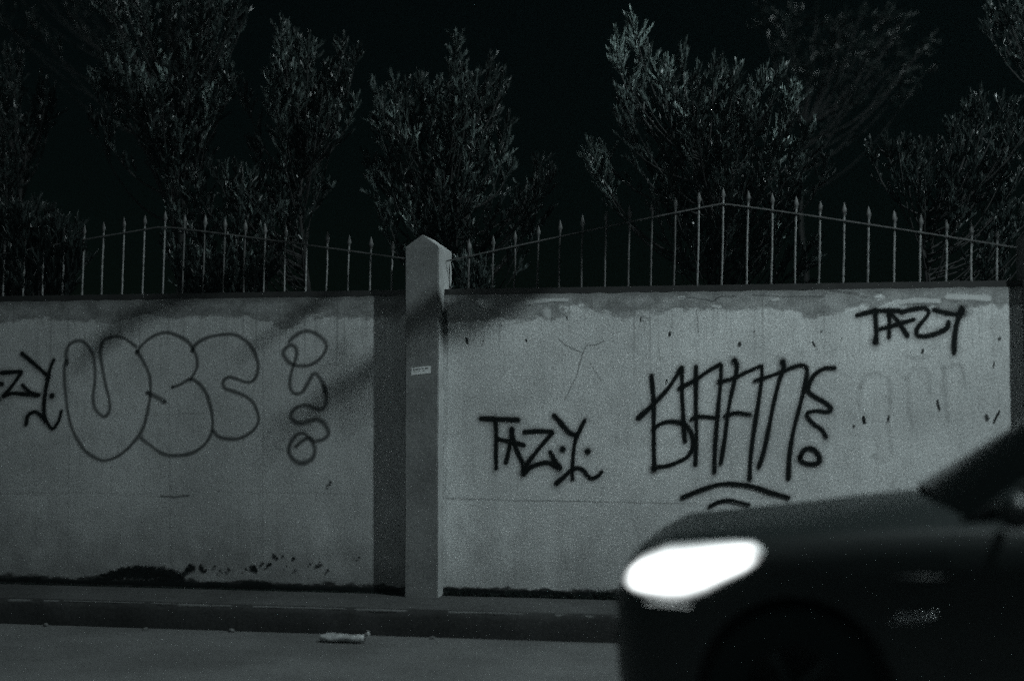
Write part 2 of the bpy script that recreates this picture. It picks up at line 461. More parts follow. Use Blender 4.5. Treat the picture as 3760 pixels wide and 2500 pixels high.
def wall(x0, x1, mat, label):
    e = empty('boundary_wall', ((x0 + x1) / 2, 0.075, ZW))
    tag(e, label, 'wall', 'panels of the boundary wall')
    V, F = [], []; n = 60; m = 30; r = random.Random(int(x0 * 100))
    L = x1 - x0
    for j in range(m + 1):
        for i in range(n + 1):
            inner = 0 < i < n and 0 < j < m
            x = -L / 2 + L * i / n; z = (ZT - ZW) * j / m
            y = (0.0012 * math.sin(x * 3.1 + z * 2) + r.uniform(-0.0006, 0.0006)) if inner else 0
            V.append((x, -0.075 + y, z + (r.uniform(-0.004, 0.004) if j == m and 0 < i < n else 0)))
    for j in range(m):
        for i in range(n):
            a = j * (n + 1) + i; F.append((a, a + 1, a + n + 2, a + n + 1))
    o = len(V); top = m * (n + 1)
    V += [(-L / 2 + L * i / n, 0.075, ZT - ZW) for i in range(n + 1)] + [(-L / 2 + L * i / n, 0.075, -0.1) for i in range(n + 1)]
    for i in range(n):
        F.append((top + i, top + i + 1, o + i + 1, o + i)); F.append((o + i, o + i + 1, o + n + 2 + i, o + n + 1 + i))
    obj('panel', (V, F), mat, e, smooth=False)
    return e
wl_ = wall(X1L - SP + PW, X1L, M['wall_l'], 'dull grey wall panel left of the pillar with bubble-letter graffiti')
wr_ = wall(X1R, X1L + SP, M['wall_r'], 'pale wall panel right of the pillar with peeling paint and black tags')
wf_ = wall(X1L + SP + PW, X1L + 2 * SP, M['wall_r'], 'pale wall panel beyond the right-hand pillar, behind the car')
wf2_ = wall(X1L - 2 * SP + PW, X1L - SP, M['wall_l'], 'dull wall panel beyond the left-hand pillar')

def tagmesh(name, strokes, mat, parent, y0, label=None):
    o = ribbons(name, strokes, mat, parent, y0)
    o.matrix_parent_inverse = Matrix.Translation(-Vector(parent.location))
    if label: o['label'] = label
    if name == 'graffiti_tag':
        wide = [(p, (w[0] * 2.3, w[1] * 2.3) if isinstance(w, tuple) else w * 2.3) for p, w in strokes]
        q = ribbons('overspray', wide, M['overspray'], parent, -0.0080)
        q.matrix_parent_inverse = Matrix.Translation(-Vector(parent.location))
    return o

# --- graffiti on the left panel
c1 = crop(0, 1000, 2.358); W = 0.042
S = [(c1((-60, 962), (-10, 962), (22, 965)), W), (c1((15, 868), (100, 862), (182, 858)), W), (c1((186, 868), (120, 965), (38, 1066)), W),
     (c1((35, 1068), (110, 1046), (220, 1052), (338, 1060)), W), (c1((200, 975), (255, 1030), (320, 1062)), W * 0.9),
     (c1((195, 700), (300, 790), (420, 895)), W), (c1((470, 755), (440, 830), (425, 895)), W * 0.8),
     (c1((425, 895), (395, 1050), (385, 1180), (400, 1270), (455, 1350), (510, 1290), (535, 1200)), (W, W * 0.75)),
     (c1((230, 1315), (245, 1240), (300, 1205), (350, 1230), (400, 1290)), W * 0.85), (c1((455, 1065)), 0.062), (c1((-40, 1110), (-8, 1100)), 0.05)]
tagmesh('graffiti_tag', S, M['black_spray'], wl_, -0.0030, 'black tag whose last letters are Z and Y, cut by the frame')
W2 = 0.046
S = [(c1((582, 790), (575, 700), (600, 630), (670, 590), (740, 610), (800, 700), (825, 820), (825, 950), (810, 1080), (830, 1180), (900, 1245), (950, 1200), (950, 1100), (920, 980), (890, 820), (870, 680), (900, 590), (990, 555), (1080, 570), (1180, 640)), W2),
     (c1((1190, 680), (1250, 780), (1300, 900), (1305, 1050), (1285, 1180), (1240, 1350), (1150, 1480), (1050, 1570), (970, 1610), (905, 1625), (850, 1612), (740, 1540), (650, 1400), (600, 1250), (570, 1030), (560, 850), (578, 760)), W2),
     (c1((1190, 690), (1240, 620), (1340, 545), (1450, 520), (1570, 560), (1650, 620), (1700, 720), (1710, 810), (1680, 880), (1650, 925)), W2),
     (c1((1500, 990), (1560, 970), (1650, 925), (1720, 955), (1790, 1050), (1830, 1180), (1845, 1290), (1830, 1400), (1760, 1500), (1650, 1565), (1504, 1582), (1400, 1560), (1300, 1490), (1225, 1430)), W2),
     (c1((1280, 1040), (1350, 1070), (1430, 1115)), W2 * 1.25),
     (c1((1670, 680), (1690, 630), (1780, 570), (1900, 540), (2020, 535), (2120, 580), (2190, 660), (2235, 770), (2235, 860), (2200, 930), (2140, 950), (2050, 920), (1980, 905), (1935, 945), (1950, 1000), (2030, 1030), (2120, 1065), (2190, 1120), (2230, 1200), (2240, 1290), (2190, 1370), (2090, 1430), (2000, 1440), (1900, 1420), (1850, 1370)), W2),
     (c1((1190, 690)), 0.045), (c1((1500, 990)), 0.042), (c1((1430, 1118)), 0.046), (c1((1668, 668)), 0.044), (c1((1285, 1040)), 0.042)]
tagmesh('bubble_letters', S, M['grey_spray'], wl_, -0.0030, 'thin grey outline of bubble letters U, B and E')
c2 = crop(900, 1000, 2.358); c7 = crop(900, 1400, 3.92)
W3 = 0.058
S = [(c2((385, 600), (420, 560), (480, 520), (540, 505), (620, 530), (690, 590), (710, 640), (680, 710), (620, 770), (540, 805), (460, 805), (390, 780), (340, 720), (335, 680), (370, 640), (410, 625), (445, 660), (450, 710), (430, 780), (400, 880), (390, 970), (410, 1030), (450, 1050), (500, 1030), (550, 950), (590, 880), (625, 880), (670, 950), (695, 1030)), W3 * 0.85)]
S.append((c7((1150, 70), (1172, 230), (1160, 340), (1100, 400), (1020, 390), (920, 350), (800, 350), (690, 420), (660, 500), (700, 565), (800, 600), (900, 580), (1020, 540), (1120, 580), (1190, 680), (1200, 760), (1130, 830), (1050, 850)), W3))
S.append((c7((1000, 860), (900, 780), (830, 740), (740, 770), (660, 880), (635, 1000), (680, 1100), (780, 1170), (880, 1160), (975, 1100), (1010, 1000), (990, 900), (930, 820), (830, 850), (740, 930)), W3))
tagmesh('graffiti_squiggle', S, M['grey_spray_soft'], wl_, -0.0030, 'soft grey looping squiggle beside the bubble letters')
tagmesh('paint_smear', [(c7((400, 870), (470, 950), (620, 1000)), 0.035)], M['ghost'], wl_, -0.0026)

# --- graffiti on the right panel
c6 = crop(1720, 1480, 3.932); W = 0.047
S = [(c6((185, 220), (450, 230), (720, 240)), W * 1.05), (c6((395, 240), (405, 480), (400, 700), (405, 930)), (W * 0.85, W)), (c6((630, 370), (620, 480), (585, 680), (545, 850)), W),
     (c6((632, 375), (650, 500), (700, 680), (790, 870), (802, 985)), (W, W * 0.9)), (c6((420, 515), (560, 545), (700, 575), (805, 605)), W * 0.85),
     (c6((815, 415), (1000, 402), (1195, 405)), W), (c6((1212, 430), (1080, 580), (950, 740), (830, 905), (800, 1000)), W * 0.95),
     (c6((800, 1015), (900, 920), (1050, 865), (1170, 860), (1270, 905), (1318, 932)), W), (c6((1185, 700), (1240, 810), (1315, 925)), (W * 0.8, W * 1.2)),
     (c6((1365, 660)), 0.066), (c6((1725, 690)), 0.066), (c6((1245, 180), (1330, 270), (1450, 410), (1560, 460)), (W * 1.15, W * 0.9)),
     (c6((1685, 240), (1620, 370), (1560, 500), (1525, 680), (1510, 850), (1505, 1000), (1510, 1090)), (W * 0.75, W * 0.85)),
     (c6((1275, 1150), (1380, 1060), (1490, 960), (1590, 930), (1670, 970), (1730, 1050), (1800, 1080), (1880, 1040), (1925, 990)), (W * 1.1, W * 0.75))]
tagmesh('graffiti_tag', S, M['black_spray'], wr_, -0.0030, 'black tag TAZY with two dots, low beside the pillar')
c5 = crop(2200, 1250, 2.358); W = 0.041
S = [(c5((455, 300), (470, 480), (475, 600), (475, 760), (475, 920), (480, 1110)), (W, W * 1.1)),
     (c5((340, 670), (470, 550), (600, 410), (680, 290), (712, 235)), (W * 1.2, W)), (c5((718, 235), (720, 330), (720, 480), (730, 640), (735, 760), (745, 870)), W),
     (c5((470, 770), (520, 725), (600, 700), (680, 705), (740, 720), (790, 780), (815, 860), (810, 930), (770, 1000), (700, 1040), (600, 1080), (490, 1095)), W),
     (c5((840, 225), (840, 400), (840, 600), (845, 780), (840, 950), (835, 1070)), W), (c5((695, 415), (830, 340), (950, 260), (1045, 205)), W),
     (c5((1058, 215), (1055, 350), (1035, 560), (1020, 740), (1005, 950), (1000, 1135)), (W * 0.9, W * 1.1)), (c5((800, 680), (850, 655), (950, 660), (1020, 670)), W * 0.85),
     (c5((1175, 170), (1195, 220), (1180, 320), (1140, 500), (1110, 680), (1090, 850), (1055, 1060)), W * 0.95),
     (c5((1035, 355), (1150, 330), (1280, 270), (1395, 220)), W * 0.9), (c5((1410, 225), (1410, 330), (1380, 540), (1340, 800), (1315, 1000), (1305, 1195)), (W * 0.85, W * 1.1)),
     (c5((1090, 650), (1150, 630), (1220, 625), (1310, 640)), W * 0.8), (c5((1590, 180), (1600, 230), (1560, 350), (1510, 560), (1470, 760), (1430, 950), (1385, 1090)), W),
     (c5((1350, 345), (1480, 305), (1600, 260), (1720, 215), (1780, 218), (1802, 260), (1780, 400), (1730, 600), (1680, 800), (1650, 1000), (1640, 1190)), (W * 0.85, W * 1.05)),
     (c5((2040, 235), (1950, 240), (1870, 290), (1825, 360), (1810, 430), (1860, 480), (1950, 530), (2010, 585), (1980, 615), (1880, 605), (1805, 625), (1805, 660), (1860, 720), (1930, 770), (1965, 830)), W),
     (c5((1740, 1010), (1770, 950), (1820, 930), (1870, 950), (1910, 1010), (1890, 1060), (1800, 1062), (1745, 1035), (1740, 1005)), W * 1.1),
     (c5((720, 1355), (880, 1290), (1050, 1240), (1200, 1240), (1350, 1265), (1480, 1310), (1640, 1355)), W), (c5((960, 1430), (1030, 1395), (1120, 1380), (1200, 1395), (1295, 1420)), W * 0.9),
     (c5((478, 1105)), 0.06), (c5((1172, 172)), 0.052), (c5((1592, 182)), 0.052)]
tagmesh('graffiti_tag', S, M['black_spray'], wr_, -0.0030, 'large black tag of tall joined letters with two arcs below')
c4 = crop(2760, 1000, 2.358); W = 0.042
S = [(c4((915, 370), (1010, 345), (1100, 330), (1280, 330)), W), (c4((1070, 320), (1075, 430), (1080, 520), (1075, 600)), (W * 0.9, W * 1.2)), (c4((1190, 340), (1195, 440), (1190, 555)), W),
     (c4((1195, 345), (1260, 410), (1320, 500), (1350, 545)), W), (c4((1110, 490), (1200, 465), (1300, 435), (1405, 405)), W * 0.85),
     (c4((1300, 340), (1400, 315), (1500, 305), (1535, 345), (1500, 400), (1435, 480), (1435, 540), (1500, 550), (1600, 525), (1690, 480), (1705, 430)), W),
     (c4((1580, 320), (1680, 345), (1760, 360), (1820, 350)), W), (c4((1820, 310), (1800, 370), (1770, 470), (1755, 600), (1755, 690)), (W * 1.2, W)), (c4((1075, 595)), 0.056), (c4((1820, 330)), 0.06)]
tagmesh('graffiti_tag', S, M['black_spray'], wr_, -0.0030, 'black tag TAZY near the top right of the pale panel')
c8 = crop(3000, 1280, 3.016)
S = [(c8((480, 420), (540, 310), (680, 270), (780, 330), (810, 480), (800, 700), (780, 860)), 0.06), (c8((480, 420), (470, 640), (560, 760)), 0.05),
     (c8((990, 330), (1060, 230), (1180, 210), (1240, 300), (1240, 500)), 0.06), (c8((1010, 340), (1030, 700), (1060, 860)), 0.05), (c8((1400, 200), (1420, 420), (1450, 800)), 0.05), (c8((1400, 210), (1600, 200), (1640, 420)), 0.05),
     (c8((960, 60), (1080, 100), (1240, 80)), 0.05), (c8((800, 900), (830, 1150)), 0.05), (c8((620, 1180), (760, 1240)), 0.05)]
tagmesh('faded_graffiti', S, M['ghost'], wr_, -0.0024, 'barely visible ghost of an old painted-over tag')

# --- cracks, joints, chips, mould
c3 = crop(1700, 1000, 2.358)
def wob(pts, amp=0.003, n=3):
    out = []
    for a, b in zip(pts, pts[1:]):
        for k in range(n):
            t = k / n; out.append((a[0] + (b[0] - a[0]) * t + rnd.uniform(-amp, amp), a[1] + (b[1] - a[1]) * t + rnd.uniform(-amp, amp)))
    out.append(pts[-1]); return out
S = [(wob(c3((820, 575), (900, 630), (1030, 690))), 0.010), (wob(c3((1220, 590), (1130, 630), (1075, 630), (1040, 690))), 0.010), (wob(c3((1040, 690), (1010, 800), (985, 900), (930, 1000), (880, 1110))), (0.013, 0.007)),
     (wob(c3((1100, 780), (1140, 840), (1200, 940))), 0.008), (wob(c3((2020, 330), (2035, 430), (2040, 520))), 0.009), (wob(c3((1560, 410), (1580, 490))), 0.007), (wob(c3((770, 330), (768, 440))), 0.008),
     (wob(c3((1870, 220), (2000, 215), (2160, 250), (2230, 210), (2358, 205))), 0.010), (wob(c4((0, 190), (200, 205), (400, 210), (640, 200))), 0.010), (wob(c4((680, 160), (850, 170), (1000, 215))), 0.016),
     (wob(c4((550, 620), (580, 690))), 0.006), (wob(c3((180, 545), (165, 640))), 0.009)]
tagmesh('crack', S, M['crack'], wr_, -0.0018)
S = [(wob([wx(x, y) for x, y in ((1640, 1828), (1900, 1836), (2250, 1842), (2560, 1848))], 0.002, 6), 0.016)]
tagmesh('render_joint', S, M['joint_r'], wr_, -0.0019)
S = [(wob([wx(x, y) for x, y in ((0, 1812), (300, 1806), (560, 1812))], 0.002, 6), 0.014), (wob([wx(x, y) for x, y in ((800, 1806), (1340, 1812))], 0.002, 6), 0.012),
     (wob([wx(x, y) for x, y in ((250, 1130), (255, 1600), (250, 2110))], 0.003, 8), 0.016), (wob([wx(x, y) for x, y in ((968, 1160), (966, 1600), (964, 2120))], 0.003, 8), 0.016),
     (wob([wx(x, y) for x, y in ((622, 1400), (625, 1800), (632, 2080))], 0.003, 8), 0.02), (wob([wx(x, y) for x, y in ((860, 1150), (868, 1230))], 0.002), 0.012),
     (wob([wx(x, y) for x, y in ((1030, 1335), (1350, 1340))], 0.002, 6), 0.012), (wob([wx(x, y) for x, y in ((520, 1525), (760, 1515))], 0.002, 6), 0.014)]
tagmesh('render_joint', S, M['joint'], wl_, -0.0019)
tagmesh('crack', [(wob([wx(x, y) for x, y in ((590, 1820), (640, 1823), (695, 1818))], 0.002, 3), 0.022)], M['crack'], wl_, -0.0018)
S = [(c3((1792, 520), (1790, 545)), 0.022), (c3((30, 570), (38, 610)), 0.022), (c3((545, 580), (552, 595)), 0.016), (c3((900, 380), (905, 405)), 0.012), (c3((1540, 385), (1542, 420)), 0.010),
     (c4((530, 600), (545, 635)), 0.014), (c4((1482, 672), (1480, 686)), 0.026), (c4((2150, 568), (2146, 575)), 0.026), (c4((605, 508)), 0.02), (c4((1610, 1105), (1618, 1150), (1630, 1185)), 0.018),
     (c4((965, 1255), (978, 1295)), (0.02, 0.03)), (c4((2030, 1235), (2042, 1265)), 0.028), (c4((2145, 1200), (2120, 1245), (2100, 1290)), 0.018), (c4((2100, 775), (2096, 815)), 0.012), (c4((885, 1330)), 0.024),
     (c4((1190, 1240), (1180, 1290)), 0.014), (c4((25, 510)), 0.014), (c5((862, 1535)), 0.034), (c5((585, 340), (590, 355)), 0.012), (c5((2290, 660), (2298, 700)), 0.024), (c5((1215, 20), (1222, 38)), 0.026),
     (c3((1765, 930), (1768, 950)), 0.014), (c4((780, 570)), 0.014)]
tagmesh('chip', S, M['chip'], wr_, -0.0020)
S = [(c3((730, 345), (740, 370)), 0.085), (c3((1870, 222), (1915, 220)), 0.03), (c3((150, 250), (200, 290)), 0.07), (c4((180, 240), (230, 235)), 0.03), (c4((1290, 260), (1420, 245), (1620, 250)), 0.045),
     (c3((560, 260), (760, 240), (900, 240)), 0.04), (c4((1700, 210), (1850, 215), (2050, 225)), 0.06), (c3((2160, 290), (2230, 300)), 0.03)]
tagmesh('paint_flake', S, M['pale_chip'], wr_, -0.0016)
# black mould creeping up from the foot of the left panel
def foot(px): return 2143 + (px - 500) * 0.0288
S = []
for px, up, w in ((385, 14, 0.05), (420, 26, 0.08), (460, 34, 0.11), (500, 38, 0.13), (540, 38, 0.13), (580, 36, 0.13), (620, 30, 0.11), (645, 20, 0.08)):
    S.append(([wx(px - 26, foot(px) - up), wx(px + 26, foot(px) - up - 4)], w)); S.append(([wx(px - 14, foot(px) - up - 14), wx(px + 16, foot(px) - up - 14)], w * 0.7))
S.append(([wx(x, foot(x) - 6) for x in (330, 420, 520, 640, 700)], 0.05))
S.append(([wx(x, foot(x) - 4) for x in (0, 60, 120, 180, 330)], 0.035)); S.append(([wx(x, foot(x) - 9) for x in (70, 110, 150)], 0.04))
S.append(([wx(x, foot(x) - 5) for x in (660, 760, 860, 960, 1100, 1300, 1460)], 0.045)); S.append(([wx(x, foot(x) - 14) for x in (900, 960, 990)], 0.06)); S.append(([wx(x, foot(x) - 10) for x in (770, 800, 830)], 0.05))
tagmesh('mould_stain', S, M['mould'], wl_, -0.0012)
S = []
for px, py, w in ((690, 2092, .05), (704, 2084, .06), (740, 2085, .045), (748, 2095, .035), (930, 2085, .05), (936, 2092, .045), (965, 2068, .022), (995, 2070, .02), (1010, 2042, .028), (1018, 2048, .02), (1040, 2040, .018), (1080, 2050, .024), (1085, 2092, .022), (1165, 2078, .03), (1180, 2072, .02), (1140, 2070, .016),
                  (790, 2078, .025), (842, 2092, .025), (810, 2095, .022), (1205, 2092, .022), (990, 2072, .03), (905, 2088, .02), (1320, 2045, .02), (680, 2105, .05), (1055, 2078, .015), (1215, 1770, .022), (1212, 1778, .018)):
    S.append(([wx(px, py)], w * 1.5))
    S.append(([wx(px + rnd.uniform(-14, 14), py + rnd.uniform(-10, 10))], w * rnd.uniform(.5, 1.1)))
tagmesh('mould_spot', S, M['mould'], wl_, -0.0010)
S = [([wx(x, 2178 + (x - 1650) * 0.027 - 8 - rnd.uniform(0, 6)) for x in range(1640, 2420, 60)], 0.05)]
tagmesh('mould_stain', S, M['mould'], wr_, -0.0012)

# ------------------------------------------------------------------ iron fences
def lathe(prof, seg=6):
    V, F = [], []
    for r, z in prof:
        for k in range(seg):
            a = 2 * math.pi * k / seg; V.append((r * math.cos(a), r * math.sin(a), z))
    for i in range(len(prof) - 1):
        for k in range(seg):
            a = i * seg + k; b = i * seg + (k + 1) % seg; F.append((a, b, b + seg, a + seg))
    return V, F
FY = 0.07
spear_me = None
def fence(x0, x1, bars_x, peak_x, z_end0, z_peak, z_end1, label, shade_span=(0, 0)):
    global spear_me
    xm = (x0 + x1) / 2
    e = empty('iron_fence', (xm, FY, ZT)); tag(e, label, 'fence', 'spear-topped fences on the wall')
    Lc = -Vector(e.location)
    def loc(o): o.location = Vector(o.location) + Lc; return o
    rz = 0.045
    loc(boxo('bottom_rail', (x0 + 0.004, x1 - 0.004, FY - 0.055, FY - 0.049, ZT + 0.001, ZT + rz), M['iron_dark'], e))
    loc(boxo('rail_flange', (x0 + 0.004, x1 - 0.004, FY - 0.0485, FY + 0.012, ZT + rz - 0.006, ZT + rz + 0.001), M['iron_rail'], e))
    def railz(x):
        if x < peak_x: t = (x - x0) / (peak_x - x0); return z_end0 + (z_peak - z_end0) * (0.9 * t + 0.1 * math.sin(t * math.pi / 2))
        t = (x1 - x) / (x1 - peak_x); return z_end1 + (z_peak - z_end1) * (0.9 * t + 0.1 * math.sin(t * math.pi / 2))
    n = 36; pts = []
    V, F = [], []
    for i in range(n + 1):
        x = x0 + 0.004 + (x1 - x0 - 0.008) * i / n; z = railz(x)
        for dy, dz in ((-0.015, -0.0048), (-0.015, 0.0048), (-0.0088, 0.0048), (-0.0088, -0.0048)): V.append((x, FY + dy, z + dz))
    for i in range(n):
        for k in range(4): a = i * 4 + k; b = i * 4 + (k + 1) % 4; F.append((a, a + 4, b + 4, b))
    F += [(0, 1, 2, 3), (4 * n + 3, 4 * n + 2, 4 * n + 1, 4 * n)]
    loc(obj('top_rail', (V, F), M['iron_rail'], e))
    for bx in bars_x:
        zt = railz(bx) + 0.03; zb = ZT + rz + 0.0015; h = zt - zb
        lean = 0.026 * h; j = rnd.uniform(-0.004, 0.004)
        b = obj('bar', tube([(0, 0, 0), (lean * 0.5 + j, 0, h * 0.5), (lean, 0, h)], 0.0072, 6), M['iron'] if bx > shade_span[1] or bx < shade_span[0] else M['iron_shade'], e)
        b.location = Vector((bx, FY, zb)) + Lc
        if spear_me is None:
            sp = obj('spear_tip', lathe([(0.0078, 0), (0.011, 0.004), (0.009, 0.010), (0.0125, 0.018), (0.0185, 0.032), (0.014, 0.052), (0.007, 0.074), (0.0006, 0.092)], 7), M['iron_tip'], b, smooth=True)
            for v in sp.data.vertices: v.co.y *= 0.55
            spear_me = sp.data
        else: sp = link(bpy.data.objects.new('spear_tip', spear_me), b)
        sp.location = (lean, 0, h); sp.rotation_euler = (rnd.uniform(-.06, .06), rnd.uniform(-.05, .05), rnd.uniform(-.4, .4))
        s = rnd.uniform(0.9, 1.08); sp.scale = (s, s, s)
    return e
D = 1.5945
right_px = [1080, 1135, 1185, 1238, 1288, 1340, 1394, 1448, 1500, 1553, 1607, 1663, 1721, 1777, 1832, 1887, 1943, 2000, 2060, 2120, 2180, 2238, 2297]
left_px = [-86, -38, 8, 54, 99, 145, 190, 235, 282, 329, 376, 421, 468, 515, 562, 608, 656, 705, 752, 802, 853, 903]
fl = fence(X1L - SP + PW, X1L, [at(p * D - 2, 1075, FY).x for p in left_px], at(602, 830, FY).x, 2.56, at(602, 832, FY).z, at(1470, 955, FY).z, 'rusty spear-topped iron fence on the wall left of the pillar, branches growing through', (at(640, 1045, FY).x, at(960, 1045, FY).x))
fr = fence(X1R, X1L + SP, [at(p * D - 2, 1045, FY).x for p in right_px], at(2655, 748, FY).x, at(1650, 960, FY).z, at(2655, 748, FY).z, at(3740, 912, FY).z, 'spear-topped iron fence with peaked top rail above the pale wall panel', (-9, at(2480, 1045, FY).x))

# ------------------------------------------------------------------ trees
NR = np.random.default_rng(11)
def unit(a): return a / (np.linalg.norm(a, axis=-1, keepdims=True) + 1e-9)
def leaves_mesh(name, shoots, mats, parent, leaf=(0.055, 0.105), wid=0.0055, per=26, up=0.5):
    """shoots: list of (origin, direction, length, bright); every leaf a folded blade"""
    O = np.array([s[0] for s in shoots]); Dr = unit(np.array([s[1] for s in shoots])); Ls = np.array([s[2] for s in shoots]); B = np.array([s[3] for s in shoots])
    n = len(O); k = per
    s = np.tile((np.arange(k) + 0.5) / k, (n, 1)) + NR.uniform(-0.02, 0.02, (n, k))
    P = O[:, None, :] + Dr[:, None, :] * (Ls[:, None] * s)[..., None]
    R = unit(NR.normal(size=(n, k, 3))); R = unit(R - Dr[:, None, :] * (R * Dr[:, None, :]).sum(-1, keepdims=True))
    op = NR.uniform(0.45, 1.0, (n, k, 1)) * (1.0 - 0.45 * s[..., None])
    T = unit(Dr[:, None, :] * 0.8 + R * op * 0.75 + np.array([0, 0, up]))
    ll = NR.uniform(leaf[0], leaf[1], (n, k, 1)) * (1.0 - 0.35 * np.abs(s[..., None] - 0.45))
    sd = unit(np.cross(T, R + NR.normal(size=(n, k, 3)) * 0.5)) * wid * NR.uniform(0.8, 1.3, (n, k, 1))
    tip = P + T * ll; mid = P + T * ll * 0.5 - R * ll * 0.05
    V = np.stack([P, mid - sd, tip, mid + sd], axis=2).reshape(-1, 3)
    q = np.arange(n * k) * 4
    F = np.stack([q, q + 1, q + 2, q + 3], axis=1)
    me = bpy.data.meshes.new(name)
    me.vertices.add(len(V)); me.vertices.foreach_set('co', V.ravel())
    me.loops.add(F.size); me.loops.foreach_set('vertex_index', F.ravel())
    me.polygons.add(len(F)); me.polygons.foreach_set('loop_start', np.arange(0, F.size, 4)); me.polygons.foreach_set('loop_total', np.full(len(F), 4))
    for m in mats: me.materials.append(m)
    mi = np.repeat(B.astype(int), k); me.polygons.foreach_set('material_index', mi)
    me.update(calc_edges=True); me.validate()
    o = link(bpy.data.objects.new(name, me), parent); o['kind'] = 'stuff'
    return o

def inside(p, poly):
    x, y = p; c = False
    for (x1, y1), (x2, y2) in zip(poly, poly[1:] + poly[:1]):
        if (y1 > y) != (y2 > y) and x < (x2 - x1) * (y - y1) / (y2 - y1) + x1: c = not c
    return c

def tree(name, label, Y, base_px, plumes, polys, nfill, mats, seed, dy=0.45, per=30, leaf=(0.045, 0.085), shoot=(0.12, 0.22), trunk_r=0.05, droop=0.0, group='dark evergreens behind the wall', spacing=0.07):
    r = random.Random(seed)
    bx = at(base_px, 1500, Y).x
    e = empty(name, (bx, Y, 0.1)); tag(e, label, 'tree', group)
    L = -Vector(e.location)
    tips = []
    for p in plumes:
        px, py = p[0], p[1]; bl = p[2] if len(p) > 2 else 1
        tips.append((at(px, py, Y + r.uniform(-dy, dy) * 0.6), bl, True))
    for poly, cnt in zip(polys, nfill):
        xs = [q[0] for q in poly]; ys = [q[1] for q in poly]; c = 0
        while c < cnt:
            q = (r.uniform(min(xs), max(xs)), r.uniform(min(ys), max(ys)))
            if inside(q, poly):
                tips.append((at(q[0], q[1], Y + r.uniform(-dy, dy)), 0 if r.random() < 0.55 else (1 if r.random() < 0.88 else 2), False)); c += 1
    top = max(t[0].z for t in tips)
    H = top * 0.8
    trunk_pts = [Vector((bx + 0.05 * math.sin(i * 1.3 + seed), Y + 0.04 * math.cos(i * 1.7), 0.1 + (H - 0.1) * i / 7)) for i in range(8)]
    wood = [tube([p + L for p in trunk_pts], [trunk_r * (1 - 0.11 * i) for i in range(8)], 8)]
    shoots = []
    for tip, bl, main in tips:
        hb = max(0.5, min(H * 0.95, tip.z - r.uniform(0.25, 0.8) - 0.30 * abs(tip.x - bx)))
        i = (hb - 0.1) / (H - 0.1) * 7; i0 = min(6, int(i)); b = trunk_pts[i0].lerp(trunk_pts[i0 + 1], min(1, i - i0))
        out = Vector((tip.x - b.x, tip.y - b.y, 0))
        c1 = b + out * 0.62 + Vector((0, 0, (tip.z - b.z) * 0.15))
        c2 = tip - Vector((out.x * 0.10, out.y * 0.1, (0.28 if main else 0.16) - droop))
        pts = []
        for k in range(9):
            t = k / 8; pts.append(b * (1 - t) ** 3 + c1 * 3 * t * (1 - t) ** 2 + c2 * 3 * t * t * (1 - t) + tip * t ** 3)
        rr = 0.010 if main else 0.007
        wood.append(tube([p + L for p in pts], [rr * (1 - 0.09 * k) for k in range(9)], 4, False))
        length = sum((q - p).length for p, q in zip(pts, pts[1:]))
        reach = min(length * 0.7, 0.55 if main else 0.42)
        # leafy side shoots towards the tip
        d = 0.0; k = 8
        tang = (pts[8] - pts[7]).normalized()
        shoots.append((tip + L - tang * 0.12, tang, 0.17 if main else 0.13, bl))
        if main:
            for q in range(4):
                a = Vector((r.uniform(-1, 1), r.uniform(-1, 1), 0.5 - droop * 5)).normalized()
                shoots.append((tip + L - tang * r.uniform(0.10, 0.2), (tang * 0.6 + a * 0.8).normalized(), r.uniform(0.10, 0.16), bl))
        step = spacing * (1.0 if main else 1.25)
        d = 0.05
        while d < reach:
            rem = d; k = 8
            while k > 0 and rem > (pts[k] - pts[k - 1]).length: rem -= (pts[k] - pts[k - 1]).length; k -= 1
            if k == 0: break
            sg = (pts[k] - pts[k - 1]); p = pts[k] - sg.normalized() * rem; tg = sg.normalized()
            a = Vector((r.uniform(-1, 1), r.uniform(-1, 1), r.uniform(-0.5, 0.8))).normalized()
            dirv = (tg * 0.75 + a * 0.85 + Vector((0, 0, 0.35 - droop * 4))).normalized()
            ln = r.uniform(*shoot) * min(1.0, 0.45 + d * 2.2)
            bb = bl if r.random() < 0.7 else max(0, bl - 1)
            shoots.append((p + L, dirv, ln, bb))
            d += step * r.uniform(0.7, 1.3)
    obj('trunk', join(wood), M['bark'], e, smooth=True)
    leaves_mesh('crown', [(tuple(a), tuple(b), c, d) for a, b, c, d in shoots], mats, e, leaf=leaf, per=per)
    return e
ML = [M['leaf_shade'], M['leaf'], M['leaf_lit']]
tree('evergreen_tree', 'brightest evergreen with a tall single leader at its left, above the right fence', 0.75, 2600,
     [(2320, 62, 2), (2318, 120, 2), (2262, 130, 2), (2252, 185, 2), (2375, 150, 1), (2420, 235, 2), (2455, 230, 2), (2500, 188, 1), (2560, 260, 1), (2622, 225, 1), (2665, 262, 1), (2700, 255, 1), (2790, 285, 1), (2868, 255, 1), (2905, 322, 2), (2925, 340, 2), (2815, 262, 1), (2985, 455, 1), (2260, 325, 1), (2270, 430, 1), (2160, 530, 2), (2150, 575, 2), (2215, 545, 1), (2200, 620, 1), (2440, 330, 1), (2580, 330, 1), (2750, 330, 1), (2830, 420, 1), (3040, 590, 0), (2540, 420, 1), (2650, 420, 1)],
     [[(2260, 220), (2420, 240), (2620, 240), (2900, 300), (2960, 440), (3040, 580), (3000, 720), (2750, 760), (2420, 760), (2280, 560)], [(2250, 640), (3060, 640), (3000, 980), (2500, 980)]], [85, 40], ML, 1)
